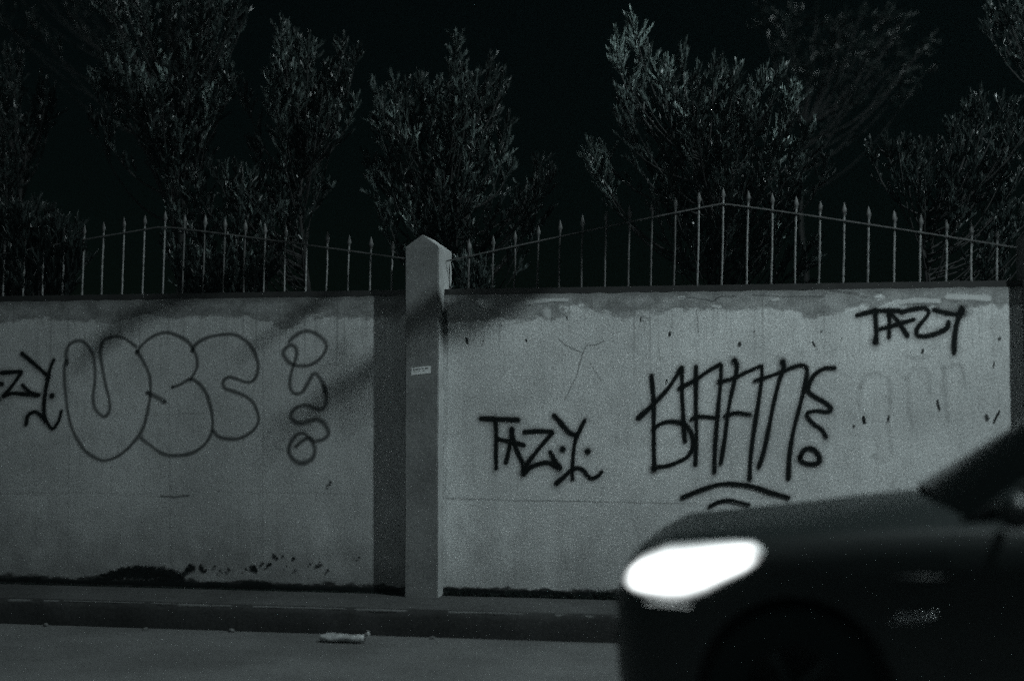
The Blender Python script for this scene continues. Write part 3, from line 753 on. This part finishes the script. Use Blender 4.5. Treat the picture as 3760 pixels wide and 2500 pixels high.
tree('evergreen_tree', 'pointed evergreen with a thin leader, rising behind the gabled pillar', 0.8, 1640,
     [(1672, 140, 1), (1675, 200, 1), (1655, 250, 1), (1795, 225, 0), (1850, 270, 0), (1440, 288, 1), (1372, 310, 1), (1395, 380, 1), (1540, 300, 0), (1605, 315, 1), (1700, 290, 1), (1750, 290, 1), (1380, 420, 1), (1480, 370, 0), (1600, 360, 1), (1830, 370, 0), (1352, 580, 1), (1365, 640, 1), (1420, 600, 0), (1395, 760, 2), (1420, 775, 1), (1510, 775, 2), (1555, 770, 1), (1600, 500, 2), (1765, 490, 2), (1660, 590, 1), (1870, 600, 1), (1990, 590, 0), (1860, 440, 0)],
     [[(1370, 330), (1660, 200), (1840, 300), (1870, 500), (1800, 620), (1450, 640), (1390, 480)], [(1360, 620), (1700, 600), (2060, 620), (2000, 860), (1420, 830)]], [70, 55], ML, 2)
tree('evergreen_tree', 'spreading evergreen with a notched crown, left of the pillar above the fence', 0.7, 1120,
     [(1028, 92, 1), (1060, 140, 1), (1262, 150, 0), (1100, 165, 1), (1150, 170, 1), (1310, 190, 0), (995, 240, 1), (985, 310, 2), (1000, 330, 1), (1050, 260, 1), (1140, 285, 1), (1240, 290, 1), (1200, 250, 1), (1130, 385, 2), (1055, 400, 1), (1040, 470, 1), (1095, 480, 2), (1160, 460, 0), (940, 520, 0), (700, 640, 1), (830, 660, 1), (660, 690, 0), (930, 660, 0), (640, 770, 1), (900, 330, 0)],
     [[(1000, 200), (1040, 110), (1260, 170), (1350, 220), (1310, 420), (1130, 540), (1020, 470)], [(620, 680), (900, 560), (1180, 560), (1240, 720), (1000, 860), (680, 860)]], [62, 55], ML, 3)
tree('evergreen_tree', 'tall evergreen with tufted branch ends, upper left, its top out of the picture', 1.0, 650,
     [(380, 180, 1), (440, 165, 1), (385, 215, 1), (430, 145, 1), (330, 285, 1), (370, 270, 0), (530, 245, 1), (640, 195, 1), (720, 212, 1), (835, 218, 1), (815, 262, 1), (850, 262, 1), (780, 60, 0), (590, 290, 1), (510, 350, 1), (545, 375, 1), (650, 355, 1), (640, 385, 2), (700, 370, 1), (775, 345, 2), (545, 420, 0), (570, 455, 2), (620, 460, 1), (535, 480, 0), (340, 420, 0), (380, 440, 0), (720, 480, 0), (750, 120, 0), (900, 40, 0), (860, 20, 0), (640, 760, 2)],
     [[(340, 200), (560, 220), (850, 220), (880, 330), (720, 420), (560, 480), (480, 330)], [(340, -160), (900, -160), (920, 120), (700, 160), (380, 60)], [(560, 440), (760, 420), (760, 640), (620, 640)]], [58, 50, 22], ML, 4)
tree('evergreen_tree', 'dim evergreen cut by the left edge of the picture', 1.1, 60,
     [(20, 190, 1), (70, 210, 1), (150, 290, 0), (60, 330, 0), (200, 340, 0), (160, 350, 0), (20, 360, 0), (-60, 120, 0), (100, 520, 0), (40, 560, 0)],
     [[(-200, 200), (60, 200), (200, 360), (160, 460), (-200, 480)], [(-200, 480), (120, 500), (100, 640), (-200, 660)]], [30, 22], [M['leaf_shade']] * 3, 5)
tree('leafy_bush', 'shaggy dark bush crowding the fence at the far left', 0.22, 110,
     [(120, 770, 0), (200, 800, 0), (280, 830, 0), (60, 790, 0), (300, 900, 0), (20, 860, 0), (90, 850, 0), (240, 870, 0)],
     [[(-150, 760), (140, 760), (270, 850), (285, 950), (-150, 960)]], [110], [M['leaf_shade'], M['leaf_shade'], M['leaf']], 6, dy=0.2, leaf=(0.07, 0.13))
tree('leafy_bush', 'bright-tipped bush pushing through the middle of the left fence', 0.24, 800,
     [(640, 905, 1), (700, 920, 1), (760, 930, 1), (850, 905, 1), (890, 920, 1), (720, 980, 2), (760, 985, 2), (660, 960, 0), (950, 960, 0), (610, 870, 0), (980, 830, 1), (880, 800, 0), (1000, 940, 0)],
     [[(630, 920), (860, 900), (1000, 950), (980, 1000), (680, 1000)]], [38], ML, 7, dy=0.17, leaf=(0.05, 0.09), shoot=(0.09, 0.18))
tree('leafy_bush', 'small spiky bush beside the pillar behind the right fence', 0.25, 1745,
     [(1700, 960, 1), (1730, 955, 1), (1765, 975, 1), (1785, 995, 0), (1715, 985, 1), (1745, 1000, 0)],
     [[(1690, 980), (1780, 980), (1790, 1030), (1700, 1030)]], [8], ML, 8, dy=0.08, leaf=(0.05, 0.1), shoot=(0.08, 0.16))
tree('evergreen_tree', 'faint evergreen low at the right, behind the end of the right fence', 1.3, 3420,
     [(3200, 540, 1), (3260, 520, 1), (3320, 530, 0), (3380, 540, 0), (3420, 540, 0), (3600, 340, 1), (3560, 380, 0), (3680, 370, 0), (3720, 420, 0), (3500, 460, 0), (3480, 640, 1), (3620, 600, 0), (3700, 560, 0), (3740, 500, 0), (3660, 760, 1), (3700, 780, 0)],
     [[(3200, 560), (3400, 520), (3600, 380), (3900, 340), (3900, 700), (3500, 700), (3250, 640)], [(3600, 700), (3900, 700), (3900, 1000), (3680, 1000)]], [44, 16], [M['leaf_shade'], M['leaf_shade'], M['leaf']], 9)
tree('weeping_tree', 'barely lit tree with thin drooping twigs, far behind the brightest evergreen', 4.6, 2960,
     [(2800, 60, 0), (2900, 40, 0), (3000, 30, 0), (3100, 60, 0), (3250, 40, 0), (3300, 100, 0), (3420, 140, 0), (3200, 190, 0), (3060, 110, 0), (2960, 220, 0), (3140, 330, 0), (3350, 220, 0), (3280, 30, 0)],
     [[(2780, 0), (3420, 0), (3440, 260), (3100, 420), (2900, 300)]], [30], [M['leaf_d']] * 3, 10, dy=0.7, leaf=(0.07, 0.13), droop=0.22, per=16, group='far trees', spacing=0.1)
tree('tall_tree', 'dim tree entering at the top right corner', 2.2, 3900,
     [(3640, 20, 0), (3680, 60, 0), (3740, 80, 0), (3620, 60, 0), (3700, 20, 0)],
     [[(3620, -150), (4000, -150), (4000, 120), (3640, 60)]], [30], [M['leaf_shade'], M['leaf'], M['leaf']], 12, group='far trees')
tree('tall_tree', 'very dark tree mass far behind, upper left', 3.2, 660,
     [(400, 20, 0), (500, 30, 0), (600, 20, 0), (100, 60, 0), (250, 40, 0)],
     [[(-100, -200), (900, -200), (880, 160), (300, 120), (-100, 160)]], [46], [M['leaf_d']] * 3, 13, dy=0.6, group='far trees', per=18)

# weeds and moss along the foot of the wall
def tufts(name, label, px0, px1, hmax, n, seed):
    r = random.Random(seed); V, F = [], []
    for i in range(n):
        px = r.uniform(px0, px1); p = at(px, foot(px), -0.01)
        k = 0.5 + 0.5 * math.sin(px * 0.021) * math.sin(px * 0.057 + 1)
        x, y = p.x, -0.002 - abs(r.gauss(0, 0.012)); h = hmax * r.uniform(0.3, 1.0) * (0.45 + k)
        a = r.uniform(0, math.pi); w = r.uniform(0.002, 0.005)
        dx, dy = math.cos(a) * w, math.sin(a) * w; lx, ly = r.uniform(-0.6, 0.6) * h, -abs(r.uniform(0, 0.4)) * h
        o = len(V)
        V += [(x - dx, y - dy, ZW - 0.004), (x + dx, y + dy, ZW - 0.004), (x + lx * 0.6 + dx, y + ly * 0.5, ZW + h * 0.6), (x + lx, y + ly, ZW + h)]
        F += [(o, o + 1, o + 2), (o, o + 2, o + 3)]
    o = obj(name, (V, F), M['moss']); tag(o, label, 'weeds', kind='stuff'); return o
tufts('weeds', 'dark moss and small weeds along the foot of the pale wall', 1632, 2700, 0.045, 5200, 21)
tufts('weeds', 'thin dark moss along the foot of the left wall', -150, 1480, 0.018, 3000, 22)
tufts('weeds', 'taller weed clump at the foot of the pale wall near the headlight', 2170, 2240, 0.085, 90, 23)

# ------------------------------------------------------------------ litter and pebbles
def litter():
    a, b = on_floor(1180, 2338, 0.03), on_floor(1335, 2346, 0.03)
    bm = bmesh.new()
    n, m = 22, 14; r = random.Random(5); L = (b - a).length
    rows = []
    for i in range(n + 1):
        t = i / n; x = -L / 2 + L * t
        rad = 0.036 * (1 - 0.12 * t) * (1.0 if 0.05 < t < 0.93 else (0.75 if t < 0.05 else 0.82))
        row = []
        for k in range(m):
            an = 2 * math.pi * k / m
            q = rad * (1 + r.uniform(-0.11, 0.11) + 0.13 * math.sin(an * 2 + t * 3.5) + 0.05 * math.sin(an * 3 - t * 11))
            row.append(bm.verts.new((x + r.uniform(-.004, .004), q * math.cos(an), max(-0.026, q * math.sin(an) * 0.8 + 0.002 * math.sin(x * 31 + 2 * an)))))
        rows.append(row)
    for p, q in zip(rows, rows[1:]):
        for k in range(m): bm.faces.new((p[k], p[(k + 1) % m], q[(k + 1) % m], q[k]))
    bm.faces.new(rows[0][::-1]); bm.faces.new(rows[-1])
    bmesh.ops.recalc_face_normals(bm, faces=bm.faces)
    e = empty('plastic_bag', ((a + b) / 2)); e.location.z = 0.031
    e.rotation_euler = (0, 0, math.atan2(b.y - a.y, b.x - a.x))
    tag(e, 'rolled white plastic bag lying in the gutter against the kerb', 'litter')
    obj('roll', bm, M['bag'], e, smooth=True)
    # twisted end sticking up
    V, F = [], []
    P = [(L / 2 - 0.02, 0.0, 0.01), (L / 2 + 0.006, 0.004, 0.024), (L / 2 + 0.02, 0.006, 0.034), (L / 2 + 0.034, 0.004, 0.040)]
    V, F = tube(P, [0.016, 0.008, 0.010, 0.016], 7)
    V = [v + Vector((rnd.uniform(-.003, .003), rnd.uniform(-.004, .004), rnd.uniform(-.003, .003))) for v in V]
    obj('twisted_end', (V, F), M['bag'], e)
litter()
where = ['leftmost in the gutter', 'second from the left in the gutter', 'just left of the white bag', 'right of the plastic bag, nearest the car']
for i, (px, py, s) in enumerate(((168, 2298, 0.018), (535, 2312, 0.016), (865, 2313, 0.020), (1590, 2345, 0.015))):
    p = on_floor(px, py, 0.0)
    bm = bmesh.new(); bmesh.ops.create_icosphere(bm, subdivisions=2, radius=s)
    r = random.Random(i)
    ax = [Vector((r.gauss(0, 1), r.gauss(0, 1), r.gauss(0, 1))).normalized() for _ in range(5)]
    for v in bm.verts:
        f = 1 + sum(0.22 * max(-1, min(0.4, v.co.normalized().dot(a) * 1.2)) for a in ax) * 0.4
        v.co = Vector((v.co.x * 1.4, v.co.y, v.co.z * 0.75)) * f
    o = obj('pebble', bm, M['pebble']); o.location = (p.x, min(p.y, KY - 0.035), s * 0.62); o.rotation_euler = (0, 0, r.uniform(0, 6))
    tag(o, ['small pale stone, ' + where[i]][0], 'stone', 'stones in the gutter')

# ------------------------------------------------------------------ car
NOSE, YC, CK, CZ = -0.745, -3.13, 0.88, 0.18
ST = [(0.0, 0.46, 0.15, 0.58, 0.64), (0.03, 0.58, 0.1, 0.64, 0.7), (0.08, 0.67, 0.06, 0.735, 0.775), (0.16, 0.745, 0.04, 0.81, 0.835), (0.28, 0.8, 0.03, 0.868, 0.885), (0.45, 0.84, 0.03, 0.885, 0.92), (0.65, 0.86, 0.03, 0.905, 0.95), (0.9, 0.87, 0.03, 0.92, 0.985), (1.2, 0.87, 0.03, 0.945, 1.03), (1.45, 0.87, 0.03, 0.96, 1.06), (1.7, 0.87, 0.03, 0.965, 1.075), (2.2, 0.87, 0.03, 0.97, 1.0), (2.9, 0.87, 0.03, 0.98, 1.0), (3.5, 0.87, 0.05, 0.99, 1.01), (3.9, 0.85, 0.09, 1.0, 1.02), (4.2, 0.78, 0.15, 0.97, 1.0), (4.3, 0.68, 0.21, 0.9, 0.93)]
def st_at(s):
    s = max(0, min(4.3, s))
    for a, b in zip(ST, ST[1:]):
        if s <= b[0]:
            t = (s - a[0]) / (b[0] - a[0]); return tuple(a[i] + (b[i] - a[i]) * t for i in range(5))
def half_profile(s):
    _, w, zb, zs, zt = st_at(s)
    zm = zb + (zs - zb) * 0.5
    return [(0, zb), (.55 * w, zb), (.86 * w, zb + .015), (.955 * w, zb + .07), (.985 * w, zb + .16), (w, zm), (w, zm + .08), (.992 * w, zs - .13), (.975 * w, zs - .055), (.94 * w, zs - .012), (.87 * w, zs + .008), (.6 * w, zs + (zt - zs) * .65), (.3 * w, zt - .006), (0, zt)]
def side_y(s, z):
    pr = half_profile(s)
    for (y0, z0), (y1, z1) in zip(pr[2:], pr[3:11]):
        if z0 <= z <= z1: return y0 + (y1 - y0) * (z - z0) / max(1e-6, z1 - z0)
    return pr[9][0]
car = empty('car', (NOSE + 2.15, YC, 0)); tag(car, 'black car with its headlight lit, driving past the pale wall', 'car')
CL = -Vector(car.location)
def cw(s, y, z): return Vector((NOSE + s * CK, YC + y, CZ + z * CK)) + CL
bm = bmesh.new()
ss = sorted(set([a[0] for a in ST] + [0.015, 0.055, .12, .22, .36, .55, .77, 1.05, 1.3, 1.95, 2.5, 3.2, 3.7, 4.05]))
rings = []
for s in ss:
    hp = half_profile(s)
    pts = [(-y, z) for y, z in hp] + [(y, z) for y, z in hp[::-1][1:-1]]
    rings.append([bm.verts.new(cw(s, y, z)) for y, z in pts])
m = len(rings[0])
for a, b in zip(rings, rings[1:]):
    for k in range(m): bm.faces.new((a[k], a[(k + 1) % m], b[(k + 1) % m], b[k]))
bm.faces.new(rings[0][::-1]); bm.faces.new(rings[-1])
bmesh.ops.recalc_face_normals(bm, faces=bm.faces)
body = obj('body', bm, M['carpaint'], car, smooth=True)
WS = (0.87, 3.5); WR = (0.345 - CZ) / CK
# wheel arches cut out of the body
bm = bmesh.new()
for s in WS:
    mt = Matrix.Translation(cw(s, 0, WR)) @ Matrix.Rotation(math.pi / 2, 4, 'X')
    for sd in (-1, 1):
        bmesh.ops.create_cone(bm, cap_ends=True, segments=40, radius1=0.395, radius2=0.395, depth=0.30, matrix=Matrix.Translation((0, sd * 0.78, 0)) @ mt)
cut = obj('cutter', bm, None, car)
md = body.modifiers.new('arch', 'BOOLEAN'); md.object = cut; md.operation = 'DIFFERENCE'; md.solver = 'EXACT'
bpy.context.view_layer.update()
dg = bpy.context.evaluated_depsgraph_get()
newme = bpy.data.meshes.new_from_object(body.evaluated_get(dg))
body.modifiers.clear(); body.data = newme; newme.name = 'body'
bpy.data.objects.remove(cut)
for p in body.data.polygons: p.use_smooth = True
try:
    body.data.set_sharp_from_angle(angle=math.radians(35))
except Exception: pass
# greenhouse
def quad_grid(c00, c10, c11, c01, nu, nv, bulge):
    V, F = [], []
    n = (c10 - c00).cross(c01 - c00).normalized()
    for j in range(nv + 1):
        for i in range(nu + 1):
            u, v = i / nu, j / nv
            p = (c00 * (1 - u) + c10 * u) * (1 - v) + (c01 * (1 - u) + c11 * u) * v
            V.append(p + n * bulge * 4 * (u * (1 - u)) ** 1.0)
    for j in range(nv):
        for i in range(nu): a = j * (nu + 1) + i; F.append((a, a + 1, a + nu + 2, a + nu + 1))
    return V, F
BA = [cw(1.62, -.74, .95), cw(1.62, .74, .95)]; RA = [cw(2.32, -.57, 1.40), cw(2.32, .57, 1.40)]
RB = [cw(3.55, -.56, 1.42), cw(3.55, .56, 1.42)]; BB = [cw(4.05, -.70, 1.0), cw(4.05, .70, 1.0)]
obj('windshield', quad_grid(BA[1], BA[0], RA[0], RA[1], 10, 6, 0.16), M['glass'], car, smooth=True)
obj('rear_window', quad_grid(BB[0], BB[1], RB[1], RB[0], 8, 4, 0.08), M['glass'], car, smooth=True)
V, F = [], []
for i in range(11):
    u = i / 10
    for j in range(9):
        v = j / 8; a = RA[0].lerp(RB[0], v); b = RA[1].lerp(RB[1], v); p = a.lerp(b, u)
        p = p + Vector((-0.16 * 4 * u * (1 - u) * max(0, 1 - v * 3) * 0.75 , 0, 0.05 * (4 * u * (1 - u)) ** 0.7 + 0.03 * 4 * v * (1 - v))); V.append(p)
for i in range(10):
    for j in range(8): a = i * 9 + j; F.append((a, a + 1, a + 10, a + 9))
obj('roof', (V, F), M['carpaint'], car, smooth=True)
for k, sd in ((0, -1), (1, 1)):
    a, b, c, d = BA[k], BB[k], RB[k], RA[k]
    obj('side_window', quad_grid(*( (a, b, c, d) if k == 0 else (b, a, d, c)), 8, 4, 0.02), M['glass'], car, smooth=True)
    for p, q, r_ in ((a, d, 0.024), (d, c, 0.03), (c, b, 0.05)):
        obj('pillar_trim', tube([p, p.lerp(q, .5), q], r_, 8), M['carpaint'], car, smooth=True)
    mp, mq = a.lerp(b, 0.46), d.lerp(c, 0.50)
    obj('door_pillar', tube([mp, mq], 0.035, 6), M['trim'], car, smooth=True)
    # belt line strip, doors with handles, mirror
    y = sd
    for s0, s1 in ((1.55, 2.50), (2.53, 3.25)):
        V, F = [], []
        n, mm = 8, 6
        for i in range(n + 1):
            for j in range(mm + 1):
                s = s0 + (s1 - s0) * i / n; z = 0.30 + (0.93 - 0.30) * j / mm
                V.append(cw(s, y * (side_y(s, z) + 0.004), z))
        for i in range(n):
            for j in range(mm): q = i * (mm + 1) + j; F.append((q, q + 1, q + mm + 2, q + mm + 1))
        dr = obj('door', (V, F), M['carpaint'], car, smooth=True)
        hs = s1 - 0.2
        obj('handle', tube([cw(hs - .08, y * .885, .82), cw(hs - .05, y * .905, .822), cw(hs + .05, y * .905, .826), cw(hs + .08, y * .885, .828)], 0.012, 6), M['carpaint'], dr, smooth=True)
    bm = bmesh.new(); bmesh.ops.create_uvsphere(bm, u_segments=16, v_segments=10, radius=1.0)
    for v in bm.verts: v.co = cw(1.82, y * 0.985, 1.055) + Vector((v.co.x * 0.07, v.co.y * 0.12, v.co.z * 0.075))
    mr = obj('mirror', bm, M['carpaint'], car, smooth=True)
    obj('mirror_arm', tube([cw(1.80, y * .82, .99), cw(1.81, y * .93, 1.02)], 0.02, 6), M['trim'], mr, smooth=True)
    # headlight lens wrapped round the corner
    TOP = [(.05, .675), (.08, .72), (.12, .785), (.2, .845), (.29, .868), (.47, .876), (.62, .886), (.70, .882), (.74, .84)]
    BOT = [(.05, .645), (.08, .63), (.12, .614), (.2, .598), (.29, .590), (.37, .598), (.47, .638), (.56, .690), (.64, .732), (.70, .775), (.74, .83)]
    def interp(T, s):
        for (a0, b0), (a1, b1) in zip(T, T[1:]):
            if s <= a1: return b0 + (b1 - b0) * (s - a0) / (a1 - a0)
        return T[-1][1]
    V, F = [], []; n, mm = 26, 10
    for i in range(n + 1):
        s = .05 + (.74 - .05) * i / n
        zb_ = interp(BOT, s); zt_ = max(zb_ + .004, min(interp(TOP, s), st_at(s)[3] - .012))
        for j in range(mm + 1):
            z = zb_ + (zt_ - zb_) * j / mm
            off = 0.004 + 0.014 * math.sin(math.pi * j / mm)
            V.append(cw(s - off * 0.5, y * (side_y(s, z) + off), z))
    for i in range(n):
        for j in range(mm): q = i * (mm + 1) + j; F.append((q, q + 1, q + mm + 2, q + mm + 1))
    hl = obj('headlight', (V, F), M['headlight'], car, smooth=True)
    ed = [max(abs(2 * j / mm - 1), abs(2 * i / n - 1) ** 2) for i in range(n + 1) for j in range(mm + 1)]
    hl.data.attributes.new('edge', 'FLOAT', 'POINT').data.foreach_set('value', ed)
    ds = [.17, .22, .28, .34, .40]
    obj('bumper_reflection', tube([cw(q, y * (side_y(q, .575) + .003), .572 + .006 * math.sin(k * .8)) for k, q in enumerate(ds)], [.003, .005, .006, .005, .003], 6), M['strip'], car, smooth=True)  # no lamp: glowing tube imitates the reflections below the headlight
    # chrome slats of the fender vent behind the front wheel
    for row, (s0, z0, cnt, rad) in enumerate(((1.33, .568, 4, .010), (1.29, .538, 4, .005))):
        for i in range(cnt):
            s = s0 + i * 0.045; z = z0 + i * 0.002
            obj('vent_slat', tube([cw(s, y * (side_y(s, z) + .002), z), cw(s + .006, y * (side_y(s, z) + .005), z), cw(s + .026, y * (side_y(s, z) + .005), z + .001), cw(s + .034, y * (side_y(s, z) + .002), z + .0015)], [rad * .5, rad, rad, rad * .5], 8), M['chrome'], car, smooth=True)
    obj('side_moulding', tube([cw(1.30, y * .873, .735), cw(1.42, y * .876, .737), cw(1.54, y * .873, .739)], [.006, .012, .006], 8), M['trim'], car, smooth=True)
# grille and lower intake on the nose
for z0, z1, wd in ((.50, .57, .40), (.30, .40, .44)):
    V, F = [], []
    for i in range(13):
        yy = -wd + 2 * wd * i / 12
        for z in (z0, z1): V.append(cw(-0.008 - 0.02 * (1 - (yy / .5) ** 2) * 0.3, yy, z))
    for i in range(12): F.append((2 * i, 2 * i + 1, 2 * i + 3, 2 * i + 2))
    obj('grille', (V, F), M['trim'], car)
# wheels
def wheel_parts():
    prof = [(.20, -.10), (.215, -.105), (.31, -.10), (.335, -.085), (.345, -.05), (.345, .05), (.335, .085), (.31, .10), (.215, .105), (.20, .10)]
    seg = 36; V, F = [], []
    for r_, y in prof:
        for k in range(seg): a = 2 * math.pi * k / seg; V.append((r_ * math.cos(a), y, r_ * math.sin(a)))
    for i in range(len(prof) - 1):
        for k in range(seg): a = i * seg + k; b = i * seg + (k + 1) % seg; F.append((a, b, b + seg, a + seg))
    ty = (V, F)
    V, F = [], []
    pr2 = [(.208, -.098), (.195, -.09), (.19, -.05), (.19, .05), (.19, .1)]
    for r_, y in pr2:
        for k in range(seg): a = 2 * math.pi * k / seg; V.append((r_ * math.cos(a), y, r_ * math.sin(a)))
    for i in range(len(pr2) - 1):
        for k in range(seg): a = i * seg + k; b = i * seg + (k + 1) % seg; F.append((a, b, b + seg, a + seg))
    parts = [(V, F)]
    for k in range(5):
        a = 2 * math.pi * k / 5 + .3
        d = Vector((math.cos(a), 0, math.sin(a)))
        parts.append(tube([d * .02 + Vector((0, -.06, 0)), d * .11 + Vector((0, -.075, 0)), d * .198 + Vector((0, -.085, 0))], [.035, .024, .028], 6))
    parts.append(tube([Vector((0, -.04, 0)), Vector((0, -.078, 0))], [.05, .045], 14))
    return ty, join(parts)
ty, rm = wheel_parts(); tyme = rmme = None
for s in WS:
    for sd in (-1, 1):
        if tyme is None:
            wo_ = obj('wheel', ty, M['tyre'], car, smooth=True); rmo = obj('rim', rm, M['rim'], wo_, smooth=True); tyme, rmme = wo_.data, rmo.data
        else:
            wo_ = link(bpy.data.objects.new('wheel', tyme), car); rmo = link(bpy.data.objects.new('rim', rmme), wo_)
        wo_.location = cw(s, sd * .755, WR); wo_.rotation_euler = (0, rnd.uniform(0, 1), 0 if sd < 0 else math.pi)

# ------------------------------------------------------------------ street tree right of the picture: its bare limbs throw the slanting shadows on the wall
def wall_shadow_limb(hi, lo, t, Yw=0.0):
    a, b = at(hi[0], hi[1], Yw), at(lo[0], lo[1], Yw)
    return a.lerp(LAMP, t), b.lerp(LAMP, t)
te = empty('street_tree', (3.3, -0.45, ZW)); tag(te, 'bare-limbed street tree on the pavement beyond the car, right of the picture', 'tree')
TL = -Vector(te.location)
root = Vector((3.3, -0.45, ZW - 0.02))
tr = [root, Vector((3.27, -.5, 1.2)), Vector((3.3, -.55, 2.4)), Vector((3.2, -.7, 3.4)), Vector((3.1, -.9, 4.3)), Vector((3.0, -1.0, 5.2))]
obj('trunk', tube([p + TL for p in tr], [.11, .095, .085, .075, .055, .03], 10), M['bark'], te, smooth=True)
for hi, lo, t, r0, r1, st_ in (((650, 1090), (350, 1290), .415, .075, .040, 3), ((1170, 1120), (900, 1290), .415, .022, .012, 4), ((1130, 1120), (1010, 1235), .415, .016, .010, 4), ((1860, 1060), (1620, 1200), .415, .085, .070, 3), ((1990, 1070), (1690, 1240), .415, .030, .014, 4)):
    a, b = wall_shadow_limb(hi, lo, t)
    s0 = tr[st_]; mid = s0.lerp(a, 0.5) + Vector((0, -0.3, 1.3))
    P = catmull([s0, mid, a, b], 0.25)
    n = len(P)
    obj('limb', tube([p + TL for p in P], [r0 * 1.25 + (r1 - r0 * 1.25) * i / (n - 1) for i in range(n)], 7), M['bark'], te, smooth=True)
a, b = wall_shadow_limb((1620, 1200), (1230, 1440), .415)
a2, _ = wall_shadow_limb((1900, 1090), (1640, 1215), .40)
P = [a, a.lerp(b, .5) + Vector((0, 0, .02)), b]
obj('limb', tube([p + TL for p in P], [.07, .05, .02], 7), M['bark'], te, smooth=True)
sh = []
for i in range(16):
    p = a.lerp(b, rnd.uniform(.3, 1.0)); sh.append((tuple(p + TL), (rnd.uniform(-1, 1), rnd.uniform(-1, 1), rnd.uniform(-.6, .6)), .14, 0))
leaves_mesh('crown', sh, [M['leaf_shade']], te, per=14)

# ------------------------------------------------------------------ street lamp and an added fill lamp (both outside the picture)
def street_lamp(head, base, power, soft, label):
    e = empty('street_lamp', base); L = -Vector(e.location)
    tag(e, label, 'street lamp', 'street lamps')
    b = Vector(e.location); hz = head.z
    obj('pole', tube([p + L for p in (b, b + Vector((0, 0, hz * .5)), b + Vector((0, 0, hz - .1)))], [.09, .075, .055], 12), M['steel'], e, smooth=True)
    hd = head + Vector((0, 0, .16)); top = b + Vector((0, 0, hz - .15))
    obj('arm', tube([p + L for p in catmull([top, top.lerp(hd, .35) + Vector((0, 0, .3)), hd.lerp(top, .08) + Vector((0, 0, .06))], .2)], .035, 8), M['steel'], e, smooth=True)
    bm = bmesh.new(); bmesh.ops.create_uvsphere(bm, u_segments=20, v_segments=12, radius=1)
    bmesh.ops.delete(bm, geom=[v for v in bm.verts if v.co.z < -0.05], context='VERTS')
    for v in bm.verts: v.co = Vector((v.co.x * .3, v.co.y * .3, v.co.z * .14)) + hd + L
    obj('lamp_head', bm, M['steel'], e, smooth=True)
    bm = bmesh.new(); bmesh.ops.create_circle(bm, cap_ends=True, segments=24, radius=.2, matrix=Matrix.Translation(hd + L + Vector((0, 0, -.005))))
    obj('diffuser', bm, M['lamp_glow'], e)
    ld = bpy.data.lights.new('lamp_light', 'POINT'); ld.energy = power; ld.shadow_soft_size = soft; ld.color = (0.84, 0.985, 1.0)
    lo = bpy.data.objects.new('lamp_light', ld); COL.objects.link(lo); lo.parent = e; lo.location = head + L
street_lamp(LAMP, (5.0, -0.5, ZW), 2000, 0.09, 'steel street lamp on the far pavement, right of the picture, arm over the road')
street_lamp(Vector((-4.6, -10.2, 6.2)), (-4.9, -11.6, 0.0), 260, 0.2, 'unseen steel lamp added as fill light, behind the camera on the near side of the road')  # unseen fill lamp, added to lighten the shadows

# ------------------------------------------------------------------ thin haze box, added to lift the blacks
bm = bmesh.new(); box(bm, -60, 60, -40, 60, -1.1, 12.0)
bmesh.ops.recalc_face_normals(bm, faces=bm.faces)
t = NT('black_lift_haze'); t.n.remove(t.b)
pv = t.n.new('ShaderNodeVolumePrincipled'); pv.inputs['Density'].default_value = 0.0004; pv.inputs['Color'].default_value = (0.55, 0.95, 1.0, 1); pv.inputs['Anisotropy'].default_value = 0.2
t.l.new(pv.outputs[0], t.o.inputs['Volume'])
hz = obj('haze', bm, t.m); tag(hz, 'thin haze over the street, added to lift the blacks', 'haze', kind='stuff')
